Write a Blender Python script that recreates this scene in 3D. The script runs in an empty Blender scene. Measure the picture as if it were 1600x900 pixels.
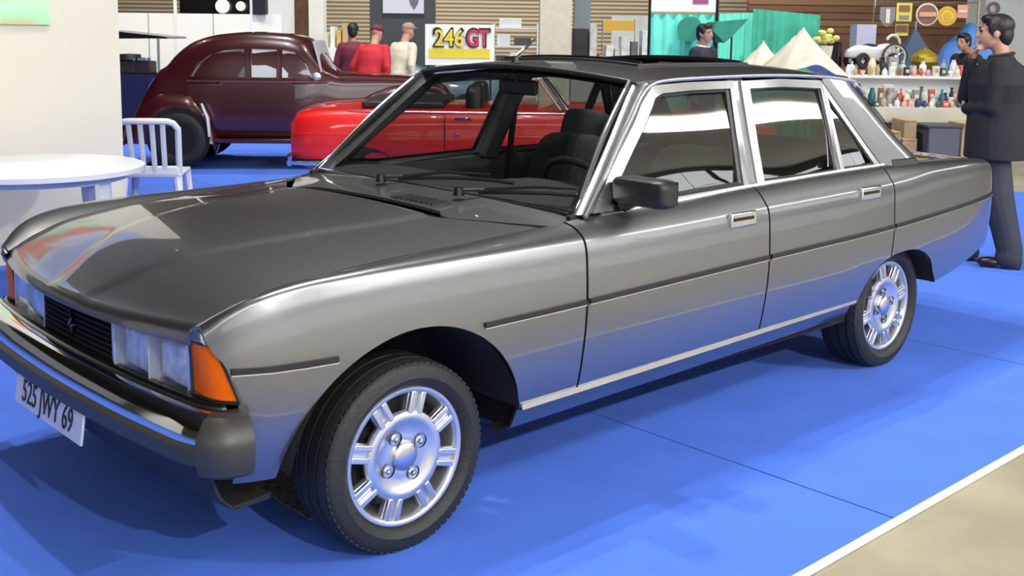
import bpy, bmesh, math, random
from mathutils import Vector, Matrix

random.seed(7)
SC = bpy.context.scene
COL = SC.collection
PI = math.pi

# ------------------------------------------------------------------ camera
CAM_POS = Vector((-1.876, -3.2507, 1.5022))
YAW, PITCH, ROLL, FPX, PY0 = math.radians(47.206), math.radians(8.051), math.radians(0.705), 1733.8, 300.0
_f = Vector((math.cos(PITCH) * math.cos(YAW), math.cos(PITCH) * math.sin(YAW), -math.sin(PITCH)))
_r = _f.cross(Vector((0, 0, 1))).normalized()
_u = _r.cross(_f)
CR = math.cos(ROLL) * _r + math.sin(ROLL) * _u
CU = -math.sin(ROLL) * _r + math.cos(ROLL) * _u
cam_d = bpy.data.cameras.new('camera')
cam = bpy.data.objects.new('camera', cam_d)
COL.objects.link(cam)
cam.matrix_world = Matrix(((CR.x, CU.x, -_f.x, CAM_POS.x), (CR.y, CU.y, -_f.y, CAM_POS.y),
                           (CR.z, CU.z, -_f.z, CAM_POS.z), (0, 0, 0, 1)))
cam_d.sensor_width = 36.0
cam_d.sensor_fit = 'HORIZONTAL'
cam_d.lens = 36.0 * FPX / 1600.0
cam_d.shift_y = -(450.0 - PY0) / 1600.0
cam_d.clip_end = 200
SC.camera = cam

# ------------------------------------------------------------------ world, exposure
SC.view_settings.view_transform = 'Standard'
SC.view_settings.look = 'None'
SC.view_settings.gamma = 1.0
SC.view_settings.use_curve_mapping = False
SC.view_settings.exposure = -0.2
W = bpy.data.worlds.new('hall_air')
SC.world = W
W.use_nodes = True
W.node_tree.nodes['Background'].inputs[0].default_value = (0.9, 0.95, 1.0, 1)
W.node_tree.nodes['Background'].inputs[1].default_value = 0.2


def spot(name, loc, target, power, size=0.06, angle=70, blend=0.5, color=(1, 0.98, 0.95)):
    d = bpy.data.lights.new(name, 'SPOT')
    d.energy = power
    d.shadow_soft_size = size
    d.spot_size = math.radians(angle)
    d.spot_blend = blend
    d.color = color
    o = bpy.data.objects.new(name, d)
    COL.objects.link(o)
    o.location = loc
    o.rotation_euler = (Vector(target) - Vector(loc)).to_track_quat('-Z', 'Y').to_euler()
    return o


# ------------------------------------------------------------------ helpers
def ground_at(px, depth):
    """ground point under image column px at a forward depth (m)"""
    fh = Vector((math.cos(YAW), math.sin(YAW), 0))
    rh = Vector((math.sin(YAW), -math.cos(YAW), 0))
    p = CAM_POS + fh * depth + rh * (depth * (px - 800.0) / FPX)
    return Vector((p.x, p.y, 0))


def z_at(py, depth, px=800.0):
    hor = 55.0 + (px - 870.0) * 0.0123
    return CAM_POS.z - (py - hor) * depth / FPX


FH = Vector((math.cos(YAW), math.sin(YAW), 0))
RH = Vector((math.sin(YAW), -math.cos(YAW), 0))
VIEW_ROT = YAW - PI / 2      # rotz that makes local +x point to the right in view, local +y away from the camera


def sm(x, k):
    """smooth interpolation through knots (x, v)"""
    n = len(k)
    if x <= k[0][0]:
        return k[0][1]
    if x >= k[-1][0]:
        return k[-1][1]
    i = 0
    while x > k[i + 1][0]:
        i += 1
    def tan(j):
        if j == 0:
            return (k[1][1] - k[0][1]) / (k[1][0] - k[0][0])
        if j == n - 1:
            return (k[-1][1] - k[-2][1]) / (k[-1][0] - k[-2][0])
        a = (k[j][1] - k[j - 1][1]) / (k[j][0] - k[j - 1][0])
        b = (k[j + 1][1] - k[j][1]) / (k[j + 1][0] - k[j][0])
        return 0.0 if a * b <= 0 else 2 * a * b / (a + b)
    h = k[i + 1][0] - k[i][0]
    t = (x - k[i][0]) / h
    m0, m1 = tan(i) * h, tan(i + 1) * h
    return ((2 * t**3 - 3 * t**2 + 1) * k[i][1] + (t**3 - 2 * t**2 + t) * m0 + (-2 * t**3 + 3 * t**2) * k[i + 1][1] + (t**3 - t**2) * m1)


def cr(p, t):
    n = len(p)
    i = min(int(t), n - 2)
    f = t - i
    p0 = p[max(i - 1, 0)]; p1 = p[i]; p2 = p[i + 1]; p3 = p[min(i + 2, n - 1)]
    return tuple(0.5 * (2 * b + (-a + c) * f + (2 * a - 5 * b + 4 * c - d) * f * f + (-a + 3 * b - 3 * c + d) * f**3)
                 for a, b, c, d in zip(p0, p1, p2, p3))


def lin(a, b, n):
    return [a + (b - a) * i / (n - 1) for i in range(n)]


def smoothstep(a, b, x):
    t = max(0.0, min(1.0, (x - a) / (b - a)))
    return t * t * (3 - 2 * t)


class MB:
    def __init__(self):
        self.v = []; self.f = []

    def grid(self, pts, flip=False, closed_u=False, closed_v=False, skip=None):
        b = len(self.v); nu = len(pts); nv = len(pts[0])
        for row in pts:
            self.v += [tuple(p) for p in row]
        for i in range(nu if closed_u else nu - 1):
            for j in range(nv if closed_v else nv - 1):
                if skip and skip(i, j):
                    continue
                i2, j2 = (i + 1) % nu, (j + 1) % nv
                q = (b + i * nv + j, b + i2 * nv + j, b + i2 * nv + j2, b + i * nv + j2)
                self.f.append(q[::-1] if flip else q)
        return self

    def box(self, c, s, rz=0.0, R=None, taper=1.0):
        b = len(self.v)
        M = R or Matrix.Rotation(rz, 3, 'Z')
        for dz in (-1, 1):
            k = taper if dz > 0 else 1.0
            for dx, dy in ((-1, -1), (1, -1), (1, 1), (-1, 1)):
                p = M @ Vector((dx * s[0] / 2 * k, dy * s[1] / 2 * k, dz * s[2] / 2))
                self.v.append((c[0] + p.x, c[1] + p.y, c[2] + p.z))
        self.f += [tuple(b + i for i in q) for q in ((0, 3, 2, 1), (4, 5, 6, 7), (0, 1, 5, 4), (1, 2, 6, 5), (2, 3, 7, 6), (3, 0, 4, 7))]
        return self

    def tube(self, path, r, seg=8, closed=False, caps=True, flat=None):
        path = [Vector(p) for p in path]
        n = len(path)
        rows = []
        up = None
        for i, p in enumerate(path):
            a = path[(i - 1) % n] if (closed or i > 0) else p
            c = path[(i + 1) % n] if (closed or i < n - 1) else p
            d = (c - a).normalized()
            if up is None:
                up = Vector((0, 0, 1)) if abs(d.z) < 0.9 else Vector((1, 0, 0))
            s = d.cross(up).normalized()
            up = s.cross(d).normalized()
            rr = r[i] if isinstance(r, (list, tuple)) else r
            k = flat or (1, 1)
            rows.append([p + s * (rr * k[0] * math.cos(2 * PI * j / seg)) + up * (rr * k[1] * math.sin(2 * PI * j / seg)) for j in range(seg)])
        b = len(self.v)
        self.grid(rows, flip=True, closed_u=closed, closed_v=True)
        if caps and not closed:
            self.f.append(tuple(b + j for j in range(seg)))
            self.f.append(tuple(b + (n - 1) * seg + j for j in reversed(range(seg))))
        return self

    def lathe(self, prof, seg=32, axis='Z', c=(0, 0, 0), a0=0.0):
        """prof: list of (radius, height)"""
        rows = []
        for j in range(seg):
            a = 2 * PI * j / seg + a0
            row = []
            for r, h in prof:
                x, y = r * math.cos(a), r * math.sin(a)
                if axis == 'Z':
                    p = (x, y, h)
                elif axis == 'Y':
                    p = (x, h, -y)
                else:
                    p = (h, x, y)
                row.append((p[0] + c[0], p[1] + c[1], p[2] + c[2]))
            rows.append(row)
        return self.grid(rows, closed_u=True)

    def prism(self, poly, d, flip=False):
        """poly: list of 3d points; d: extrusion vector"""
        b = len(self.v); n = len(poly); d = Vector(d)
        self.v += [tuple(p) for p in poly] + [tuple(Vector(p) + d) for p in poly]
        fs = [tuple(b + i for i in reversed(range(n))), tuple(b + n + i for i in range(n))]
        fs += [(b + i, b + (i + 1) % n, b + n + (i + 1) % n, b + n + i) for i in range(n)]
        self.f += [q[::-1] for q in fs] if flip else fs
        return self

    def ball(self, c, r, seg=12, rings=8, R=None):
        if not isinstance(r, (tuple, list)):
            r = (r, r, r)
        M = R or Matrix.Identity(3)
        b = len(self.v)
        rows = []
        for i in range(rings + 1):
            t = PI * i / rings
            row = []
            for j in range(seg):
                a = 2 * PI * j / seg
                p = M @ Vector((r[0] * math.sin(t) * math.cos(a), r[1] * math.sin(t) * math.sin(a), r[2] * math.cos(t)))
                row.append((c[0] + p.x, c[1] + p.y, c[2] + p.z))
            rows.append(row)
        return self.grid(rows, closed_v=True)

    def frame(self, outer, inner, d):
        """closed strip between two loops, extruded by d"""
        n = len(outer); b = len(self.v); d = Vector(d)
        o2 = [Vector(p) + d for p in outer]; i2 = [Vector(p) + d for p in inner]
        self.v += [tuple(p) for p in list(outer) + list(inner) + o2 + i2]
        for k in range(n):
            m = (k + 1) % n
            self.f += [(b + k, b + m, b + n + m, b + n + k), (b + 2 * n + k, b + 3 * n + k, b + 3 * n + m, b + 2 * n + m),
                       (b + k, b + 2 * n + k, b + 2 * n + m, b + m), (b + n + k, b + n + m, b + 3 * n + m, b + 3 * n + k)]
        return self

    def build(self, name, mat, parent=None, smooth=40, bevel=0.0, solid=0.0, subsurf=0, fix=True):
        me = bpy.data.meshes.new(name)
        me.from_pydata([tuple(p) for p in self.v], [], self.f)
        if fix:
            bm = bmesh.new(); bm.from_mesh(me)
            bmesh.ops.remove_doubles(bm, verts=bm.verts, dist=1e-5)
            if not solid:
                bmesh.ops.recalc_face_normals(bm, faces=bm.faces)
            bm.to_mesh(me); bm.free()
        if smooth:
            me.shade_smooth()
            me.set_sharp_from_angle(angle=math.radians(smooth))
        me.materials.append(mat)
        o = bpy.data.objects.new(name, me)
        COL.objects.link(o)
        if parent is not None:
            o.parent = parent
        if solid:
            m = o.modifiers.new('thickness', 'SOLIDIFY'); m.thickness = solid; m.offset = -1.0
            if smooth:
                m = o.modifiers.new('crisp_rim', 'EDGE_SPLIT'); m.split_angle = math.radians(max(smooth, 40)); m.use_edge_sharp = True
        if bevel:
            m = o.modifiers.new('bevel', 'BEVEL'); m.width = bevel; m.segments = 2; m.limit_method = 'ANGLE'
            m.angle_limit = math.radians(35)
        if subsurf:
            m = o.modifiers.new('sub', 'SUBSURF'); m.levels = subsurf; m.render_levels = subsurf
        return o


def empty(name, loc=(0, 0, 0), rz=0.0):
    o = bpy.data.objects.new(name, None)
    COL.objects.link(o)
    o.location = loc
    o.rotation_euler = (0, 0, rz)
    return o


def tag(o, label, cat, group=None, kind=None):
    o['label'] = label
    o['category'] = cat
    if group:
        o['group'] = group
    if kind:
        o['kind'] = kind
    return o


def copy_tree(o, parent=None):
    c = o.copy()
    COL.objects.link(c)
    if parent is not None:
        c.parent = parent
    for ch in list(o.children):
        copy_tree(ch, c)
    return c


def text_mesh(name, body, size, mat, parent, M, extrude=0.001, xs=1.0, bold=0.0):
    cu = bpy.data.curves.new(name, 'FONT')
    cu.body = body; cu.size = size; cu.extrude = extrude; cu.offset = bold
    cu.align_x = 'CENTER'; cu.align_y = 'CENTER'
    t = bpy.data.objects.new(name + '_tmp', cu)
    COL.objects.link(t)
    dg = bpy.context.evaluated_depsgraph_get()
    me = bpy.data.meshes.new_from_object(t.evaluated_get(dg))
    bpy.data.objects.remove(t)
    bpy.data.curves.remove(cu)
    me.transform(Matrix.Diagonal((xs, 1, 1, 1)))
    me.transform(M)
    me.materials.clear(); me.materials.append(mat)
    o = bpy.data.objects.new(name, me)
    COL.objects.link(o)
    if parent is not None:
        o.parent = parent
    return o


# ------------------------------------------------------------------ materials
def mat(name, color, rough=0.5, metal=0.0, coat=0.0, spec=0.5, noise=0.0, nscale=8.0, bump=0.0, bscale=60.0, emis=None, estr=0.0, trans=0.0, coat_rough=0.03, color2=None):
    m = bpy.data.materials.new(name)
    m.use_nodes = True
    nt = m.node_tree; b = nt.nodes['Principled BSDF']
    b.inputs['Base Color'].default_value = (*color, 1)
    b.inputs['Roughness'].default_value = rough
    b.inputs['Metallic'].default_value = metal
    b.inputs['Coat Weight'].default_value = coat
    b.inputs['Coat Roughness'].default_value = coat_rough
    b.inputs['Specular IOR Level'].default_value = spec
    if trans:
        b.inputs['Transmission Weight'].default_value = trans
    if emis:
        b.inputs['Emission Color'].default_value = (*emis, 1)
        b.inputs['Emission Strength'].default_value = estr
    tc = None
    if noise or color2:
        tc = nt.nodes.new('ShaderNodeTexCoord')
        n = nt.nodes.new('ShaderNodeTexNoise'); n.inputs['Scale'].default_value = nscale
        n.inputs['Detail'].default_value = 6
        nt.links.new(tc.outputs['Object'], n.inputs['Vector'])
        rp = nt.nodes.new('ShaderNodeValToRGB')
        c2 = color2 or tuple(max(0, c * (1 - noise)) for c in color)
        c1 = color if color2 else tuple(min(1, c * (1 + noise)) for c in color)
        rp.color_ramp.elements[0].position = 0.35; rp.color_ramp.elements[1].position = 0.65
        rp.color_ramp.elements[0].color = (*c2, 1); rp.color_ramp.elements[1].color = (*c1, 1)
        nt.links.new(n.outputs['Fac'], rp.inputs['Fac'])
        nt.links.new(rp.outputs['Color'], b.inputs['Base Color'])
    if bump:
        tc = tc or nt.nodes.new('ShaderNodeTexCoord')
        n2 = nt.nodes.new('ShaderNodeTexNoise'); n2.inputs['Scale'].default_value = bscale
        nt.links.new(tc.outputs['Object'], n2.inputs['Vector'])
        bp = nt.nodes.new('ShaderNodeBump'); bp.inputs['Strength'].default_value = bump; bp.inputs['Distance'].default_value = 0.01
        nt.links.new(n2.outputs['Fac'], bp.inputs['Height'])
        nt.links.new(bp.outputs['Normal'], b.inputs['Normal'])
    return m


def glass(name, tint, rough=0.0, boost=1.0):
    """thin pane: tinted see-through plus a mirror that grows towards grazing angles, the same from both sides"""
    m = bpy.data.materials.new(name)
    m.use_nodes = True
    nt = m.node_tree
    nt.nodes.remove(nt.nodes['Principled BSDF'])
    out = nt.nodes['Material Output']
    tr = nt.nodes.new('ShaderNodeBsdfTransparent'); tr.inputs[0].default_value = (*tint, 1)
    gl = nt.nodes.new('ShaderNodeBsdfGlossy'); gl.inputs['Roughness'].default_value = rough
    lw = nt.nodes.new('ShaderNodeLayerWeight'); lw.inputs[0].default_value = 0.5
    pw = nt.nodes.new('ShaderNodeMath'); pw.operation = 'POWER'; pw.inputs[1].default_value = 5.0
    mu = nt.nodes.new('ShaderNodeMath'); mu.operation = 'MULTIPLY_ADD'; mu.inputs[1].default_value = 0.95 * boost; mu.inputs[2].default_value = 0.045 * boost; mu.use_clamp = True
    mx = nt.nodes.new('ShaderNodeMixShader')
    nt.links.new(lw.outputs['Facing'], pw.inputs[0]); nt.links.new(pw.outputs[0], mu.inputs[0]); nt.links.new(mu.outputs[0], mx.inputs[0])
    nt.links.new(tr.outputs[0], mx.inputs[1]); nt.links.new(gl.outputs[0], mx.inputs[2])
    nt.links.new(mx.outputs[0], out.inputs[0])
    return m


M = {}
M['paint'] = mat('silver_grey_paint', (0.25, 0.252, 0.256), rough=0.36, metal=0.96, coat=1.0, coat_rough=0.02)
M['chrome'] = mat('chrome', (0.82, 0.82, 0.82), rough=0.08, metal=1.0)
M['satin'] = mat('satin_steel', (0.75, 0.75, 0.76), rough=0.25, metal=1.0)
M['alloy'] = mat('alloy', (0.72, 0.73, 0.75), rough=0.28, metal=0.9)
M['black'] = mat('black_plastic', (0.012, 0.012, 0.013), rough=0.45)
M['cap'] = mat('charcoal_bumper_plastic', (0.035, 0.034, 0.03), rough=0.42)
M['gloss_black'] = mat('gloss_black', (0.008, 0.008, 0.009), rough=0.15)
M['void'] = mat('underbody_black', (0.006, 0.006, 0.007), rough=0.9)
M['rubber'] = mat('tyre_rubber', (0.013, 0.0135, 0.013), rough=0.6, bump=0.25, bscale=90)
M['trim'] = mat('interior_trim', (0.009, 0.010, 0.0105), rough=0.7)
M['seat'] = mat('dark_velour', (0.013, 0.0145, 0.015), rough=0.85, bump=0.3, bscale=120)
M['orange'] = mat('amber_lens', (0.80, 0.13, 0.002), rough=0.4, spec=0.12, bump=0.2, bscale=150)
M['reflector'] = mat('lamp_reflector', (0.92, 0.93, 0.97), rough=0.3, metal=0.35, bump=0.9, bscale=28, color2=(0.55, 0.57, 0.68), nscale=22)
M['ws_glass'] = glass('windscreen_glass', (0.90, 0.935, 0.91), boost=1.0)
M['side_glass'] = glass('side_glass', (0.45, 0.47, 0.45), boost=5.0)
M['lamp_glass'] = glass('lamp_glass', (0.86, 0.88, 0.9), boost=1.2)
M['plate'] = mat('number_plate_white', (0.62, 0.63, 0.68), rough=0.35)
M['ink'] = mat('number_plate_ink', (0.01, 0.01, 0.015), rough=0.5)
# ================================================================== the hall: floor, ceiling, rooflights
def plane(name, x0, x1, y0, y1, z, m, up=True):
    mb = MB().grid([[(x0, y0, z), (x0, y1, z)], [(x1, y0, z), (x1, y1, z)]], flip=not up)
    return mb.build(name, m, fix=False, smooth=0)


M['concrete'] = mat('beige_concrete', (0.34, 0.305, 0.21), rough=0.75, color2=(0.24, 0.215, 0.15), nscale=2.2, bump=0.15, bscale=25)
M['carpet'] = mat('blue_carpet', (0.062, 0.165, 0.70), rough=0.95, noise=0.05, nscale=3.0, bump=0.25, bscale=400)
M['tape'] = mat('white_tape', (0.75, 0.77, 0.7), rough=0.5)
M['ceil'] = mat('hall_ceiling_dark', (0.065, 0.058, 0.046), rough=0.9)
M['roofglow'] = mat('rooflight_glazing', (0.9, 0.92, 0.95), rough=0.5, emis=(0.95, 0.98, 1.0), estr=10.0)
fl = plane('floor', -32, 44, -19, 42, 0.0, M['concrete']); tag(fl, 'bare beige concrete floor of the hall', 'floor', kind='structure')
# stand carpet laid in strips two metres wide, joint to joint
cp = tag(empty('carpet', (0, -1.64, 0)), 'bright blue exhibition carpet laid in strips under the cars', 'carpet')
cp['kind'] = 'structure'
seams = [-10.7, -4.7, 1.28, 3.30, 5.32, 7.34, 9.36]
for a, b in zip(seams[:-1], seams[1:]):
    y1 = 13.4
    mb = MB().box(((a + b) / 2, y1 / 2, 0.003), (b - a - 0.008, y1, 0.006))
    mb.build('carpet_strip', M['carpet'], cp, smooth=0)
MB().box((-0.72, -0.012, 0.0045), (20.0, 0.03, 0.004)).build('edge_tape', M['tape'], cp, smooth=0)
ce = plane('ceiling', -32, 44, -1.5, 42, 9.0, M['ceil'], up=False); tag(ce, 'dark roof deck of the hall', 'ceiling', kind='structure')
c2 = plane('ceiling_near', -32, 44, -19, -1.5, 9.0, mat('near_ceiling_lightened', (0.50, 0.47, 0.40), rough=0.9), up=False); tag(c2, 'aisle side of the hall ceiling, coloured paler to brighten reflections', 'ceiling', kind='structure')  # near half of the ceiling made paler to brighten the saloon's shoulder
# long translucent rooflights let daylight in along the near side of the hall
for k, (y0, y1) in enumerate(((-10.3, -8.5),)):
    t = tag(empty('rooflight', (6, (y0 + y1) / 2, 8.9)), 'long white rooflight strip over the aisle beside the blue carpet', 'rooflight')
    t['kind'] = 'structure'
    n = 13
    for i in range(n):
        xa = -30 + i * 5.5
        MB().box((xa + 2.65 - 6, 0, 0), (5.3, y1 - y0, 0.04)).build('glazing_panel', M['roofglow'], t, smooth=0)
M['hallwall'] = mat('hall_wall_brown', (0.22, 0.20, 0.17), rough=0.8)
for nm, c, s, lb in (('wall_near', (6, -19, 4.5), (76, 0.2, 9), 'brown near wall of the hall'), ('wall_left', (-32, 8, 4.5), (0.2, 68, 9), 'brown end wall of the hall'), ('wall_right', (44, 8, 4.5), (0.2, 68, 9), 'brown far end wall of the hall')):
    w = MB().box(c, s).build(nm, M['hallwall'], smooth=0); tag(w, lb, 'wall', kind='structure')

# glowing windows added to the unseen near wall to brighten the saloon's upper flank
M['daylight'] = mat('added_window_glazing', (0.8, 0.85, 0.9), rough=0.3, emis=(0.94, 0.98, 1.0), estr=2.0)
M['mullion'] = mat('window_mullion', (0.12, 0.12, 0.12), rough=0.6)
for i in range(12):
    t = tag(empty('window_%d' % (i + 1), (-26 + i * 5.6, -18.86, 2.7)), 'added tall glowing window in the unseen near wall', 'window', 'added windows of the near wall', 'structure')
    for a in range(3):
        for b in range(3):
            MB().box((-1.75 + a * 1.75, 0, .95 + b * 1.95), (1.66, .03, 1.86)).build('pane', M['daylight'], t, smooth=0)
    MB().frame([(-2.7, .04, -.08), (2.7, .04, -.08), (2.7, .04, 5.95), (-2.7, .04, 5.95)], [(-2.6, .04, .02), (2.6, .04, .02), (2.6, .04, 5.85), (-2.6, .04, 5.85)], (0, -.1, 0)).build('window_frame', M['mullion'], t, smooth=0)

# small round floodlights: those over the saloon follow its shadows, the others are added fill
M['lampglow'] = mat('floodlight_glow', (1, 1, 1), emis=(1, 0.95, 0.86), estr=60.0)
LAMPS = [((0.2, 1.3, 8.0), (0.0, 0.0, 0.0), 1000, 'floodlight hung over the front wheels of the grey saloon'),
         ((2.9, 1.9, 8.0), (2.4, 0.0, 0.0), 1100, 'floodlight hung over the rear of the grey saloon'),
         ((1.4, 0.6, 8.0), (1.4, -0.8, 0.0), 700, 'floodlight hung over the middle of the grey saloon'),
         ((-2.0, -9.5, 5.6), (0.3, -0.8, 0.8), 2000, 'added fill floodlight over the aisle before the grey saloon'),  # both aisle floods added to light the saloon's near side
         ((5.5, -9.5, 5.6), (2.6, -0.8, 0.8), 2300, 'added fill floodlight over the aisle by the man in the dark coat'),
         ((-4.0, -7.0, 7.0), (-3.0, -10.0, 0.6), 2000, 'added fill floodlight aimed at the aisle panels by the saloon nose'),  # three floods added to light the panels and floor mirrored in the saloon
         ((2.5, -7.0, 7.0), (2.5, -10.0, 0.6), 2000, 'added fill floodlight aimed at the aisle panels by the saloon doors'),
         ((9.0, -7.0, 7.0), (9.5, -10.0, 0.6), 2000, 'added fill floodlight aimed at the aisle panels past the dark-coated man'),
         ((3.2, 6.0, 7.0), (3.4, 7.0, 0.0), 1000, 'added fill floodlight over the red convertible'),  # floods from here to the timber boarding added to light the dim background
         ((7.6, 5.2, 7.0), (8.6, 6.5, 0.0), 1100, 'added fill floodlight over the dust sheets'),
         ((9.6, 3.2, 7.0), (10.4, 4.2, 0.0), 1300, 'added fill floodlight over the bric-a-brac stall'),
         ((6.0, 9.5, 7.0), (6.6, 10.6, 0.0), 1300, 'added fill floodlight over the blue coupe'),
         ((3.5, 13.0, 7.0), (3.6, 14.0, 0.5), 1500, 'added fill floodlight over the white stand partition'),
         ((10.5, 12.5, 7.0), (11.5, 14.0, 0.5), 1700, 'added fill floodlight over the trestle table'),
         ((15.5, 9.5, 7.0), (17.5, 11.5, 0.8), 1800, 'added fill floodlight before the timber boarding'),
         ((11.0, 19.5, 7.5), (14.0, 23.5, 1.6), 4000, 'added fill floodlight before the louvred wall by the slate stand'),  # last two floods added to lift the dim louvred wall
         ((18.0, 15.0, 7.5), (20.5, 18.0, 1.6), 4000, 'added fill floodlight before the louvred wall by the concrete column')]
for loc, tg, pw, lb in LAMPS:
    t = tag(empty('floodlight', loc), lb, 'floodlight', 'floodlights on the rig')
    q = (Vector(tg) - Vector(loc)).to_track_quat('-Z', 'Y').to_matrix()
    mb = MB().lathe([(0.0, 0.16), (0.05, 0.16), (0.07, 0.1), (0.1, 0.0), (0.095, 0.0), (0.065, 0.09), (0.0, 0.1)], 20)
    mb.v = [tuple(q @ Vector(p)) for p in mb.v]
    mb.build('housing', M['black'], t)
    mb = MB().lathe([(0.0, 0.05), (0.08, 0.045)], 20)
    mb.v = [tuple(q @ Vector(p)) for p in mb.v]
    mb.build('lens', M['lampglow'], t)
    MB().tube([(0, 0, 0.12), (0, 0, 9.0 - loc[2])], 0.012, 6).build('drop_rod', M['black'], t)
    l = spot('floodlight_beam', Vector(loc) + (Vector(tg) - Vector(loc)).normalized() * 0.05, tg, pw, size=0.09, angle=110, blend=0.8)

oc = MB().box((2.4, -8.2, .004), (37, 6.4, .008)).build('added_pale_floor', mat('added_floor_grey', (.62, .62, .63), rough=.95), smooth=0)  # unseen pale floor added to brighten the saloon's side reflections
tag(oc, 'pale floor sheet added across the aisle to brighten the saloon flank', 'carpet', kind='structure')
# unseen panels added across the aisle to brighten reflections in the saloon's flank
M['added_panel'] = mat('added_panel_white', (0.62, 0.62, 0.60), rough=0.7)
for i in range(9):
    o = MB().box((0, 0, 1.25), (3.9, .06, 2.5)).build('aisle_reflector', (M['added_panel'] if i % 4 else mat('added_panel_grey_%d' % i, (.30, .30, .30), rough=.7)), smooth=0)
    o.location = (-14 + i * 4.1, -11.5, 0); tag(o, ('plain white' if i % 4 else 'plain grey') + ' added panel across the aisle to brighten the saloon flank', 'partition', 'added panels across the aisle', 'structure')
# ================================================================== the grey saloon (x to the rear, front axle at x = 0, left side at y < 0)
car = tag(empty('saloon_car', (0, 0, -.018)), 'metallic grey four-door saloon with silver alloy wheels on blue carpet', 'car')
Pk = [(-0.66, .715), (-0.6, .762), (-0.54, .803), (-0.45, .838), (-0.32, .861), (-0.15, .875), (0.2, .881), (0.7, .885), (2.2, .882), (2.6, .873), (3.0, .86), (3.4, .838), (3.7, .80), (3.82, .76), (3.9, .70)]
ZC = [(-0.66, .735), (-0.6, .776), (-0.562, .808), (-0.495, .843), (-0.41, .865), (-0.32, .876), (-0.1, .884), (0.34, .885), (0.9, .887), (1.6, .898), (2.3, .906), (2.7, .913), (3.05, .932), (3.4, .93), (3.7, .91), (3.9, .88)]
YE = [(-0.66, .645), (-0.6, .668), (-0.5, .692), (-0.36, .712), (0.0, .740), (0.3, .75), (0.6, .765), (0.75, .79), (1.2, .795), (2.6, .79), (2.9, .775), (3.2, .75), (3.6, .71), (3.9, .62)]
ZE = [(-0.66, .742), (-0.593, .768), (-0.5, .809), (-0.36, .850), (-0.03, .884), (0.26, .898), (0.59, .917), (0.74, .934), (1.16, .941), (1.58, .957), (2.56, .97), (2.9, .968), (3.2, .96), (3.6, .932), (3.9, .895)]


def sec(x):
    P = sm(x, Pk); zc = sm(x, ZC); ye = sm(x, YE); ze = sm(x, ZE)
    hi = zc - 0.018
    return [(P - .085, .285), (P - .042, .375), (P - .013, .52), (P, .665), (P - .004, min(.80, hi - .06)), (P - .012, hi - .01), (P - .03, zc + .004),
            ((P - .03) * .5 + ye * .5, (zc + ze) * .5 + .010), (ye, ze)]


VT = 8.0


def side_v(x, z):
    s = sec(x)
    lo, hi = 0.0, 5.8
    for _ in range(26):
        m = (lo + hi) / 2
        if cr(s, m)[1] < z:
            lo = m
        else:
            hi = m
    return lo


def side_h(x, z):
    return cr(sec(x), side_v(x, z))[0]


def arch_f(x):
    t = 1 - ((x + .02) / .42) ** 2
    return .30 + .41 * math.sqrt(t) if t > 0 else 0


def arch_r(x):
    t = 1 - (abs(x - 2.735) / .372) ** 2.4
    return .30 + .285 * t ** (1 / 2.4) if t > 0 else 0


def rows_v(v0, n=26):
    base = lin(v0, 5.0, n - 12)
    return base[:-1] + lin(5.0, 6.6, 9)[:-1] + lin(6.6, VT, 5)


def panel(name, s, xs, zlow, parent, shift=None):
    pts = []
    for x in xs:
        S = sec(x)
        v0 = side_v(x, zlow(x))
        row = []
        for v in rows_v(v0):
            h, z = cr(S, v)
            xx = x + (shift(x, z) if shift else 0)
            if shift and xx < x - 1e-4:
                h, z = cr(sec(xx), v)
            row.append((xx, s * h, z))
        pts.append(row)
    return MB().grid(pts, flip=(s > 0)), pts


def strip(name, s, x0, x1, parent, shift=0.0):
    """rub strip along the flank: black band with a bright lower bead"""
    zs = [(-0.6, .671), (-0.27, .669), (0.16, .677), (0.63, .682), (1.63, .698), (2.55, .71), (3.5, .738), (3.8, .745)]
    n = max(3, int((x1 - x0) / 0.06))
    for nm, d0, d1, m, pr in (('rub_strip', -.006, .010, M['black'], .008), ('bright_bead', -.012, -.006, M['satin'], .007)):
        rows = []
        for x in lin(x0, x1, n):
            z = sm(x, zs); h = side_h(x, z)
            rows.append([(x, s * (h - .004), z + d0), (x, s * (h + pr), z + d0 + .001), (x, s * (h + pr), z + d1 - .001), (x, s * (h - .004), z + d1)])
        mb = MB().grid(rows, flip=(s > 0))
        b = 0
        mb.f.append((0, 1, 2, 3)); k = (n - 1) * 4; mb.f.append((k + 3, k + 2, k + 1, k))
        mb.build(nm, m, parent, smooth=30)


def handle(s, x, z, parent):
    h = side_h(x, z)
    t = MB().box((x, s * (h + .004), z), (.155, .02, .055)).build('door_handle', M['satin'], parent, bevel=.006)
    MB().box((x - .005, s * (h + .014), z + .004), (.12, .006, .012)).build('grip_slot', M['gloss_black'], t, smooth=0)
    MB().lathe([(0, .006), (.011, .006), (.012, 0)], 14, 'Y', (x + .04, s * (h + .001) if s > 0 else -(h + .007), z - .075)).build('lock', M['chrome'], t)


GZ0, GY0, GK = .955, .785, .40


def gh(x, z, off=0.0):
    """half-width of the glasshouse side at height z"""
    return GY0 - GK * (z - GZ0) + off - .018 * max(0, (x - 2.3)) ** 2 - 0.02 * max(0, 1.15 - x) ** 2


def gp(s, pts, off=0.0):
    return [Vector((x, s * gh(x, z, off), z)) for x, z in pts]


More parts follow.
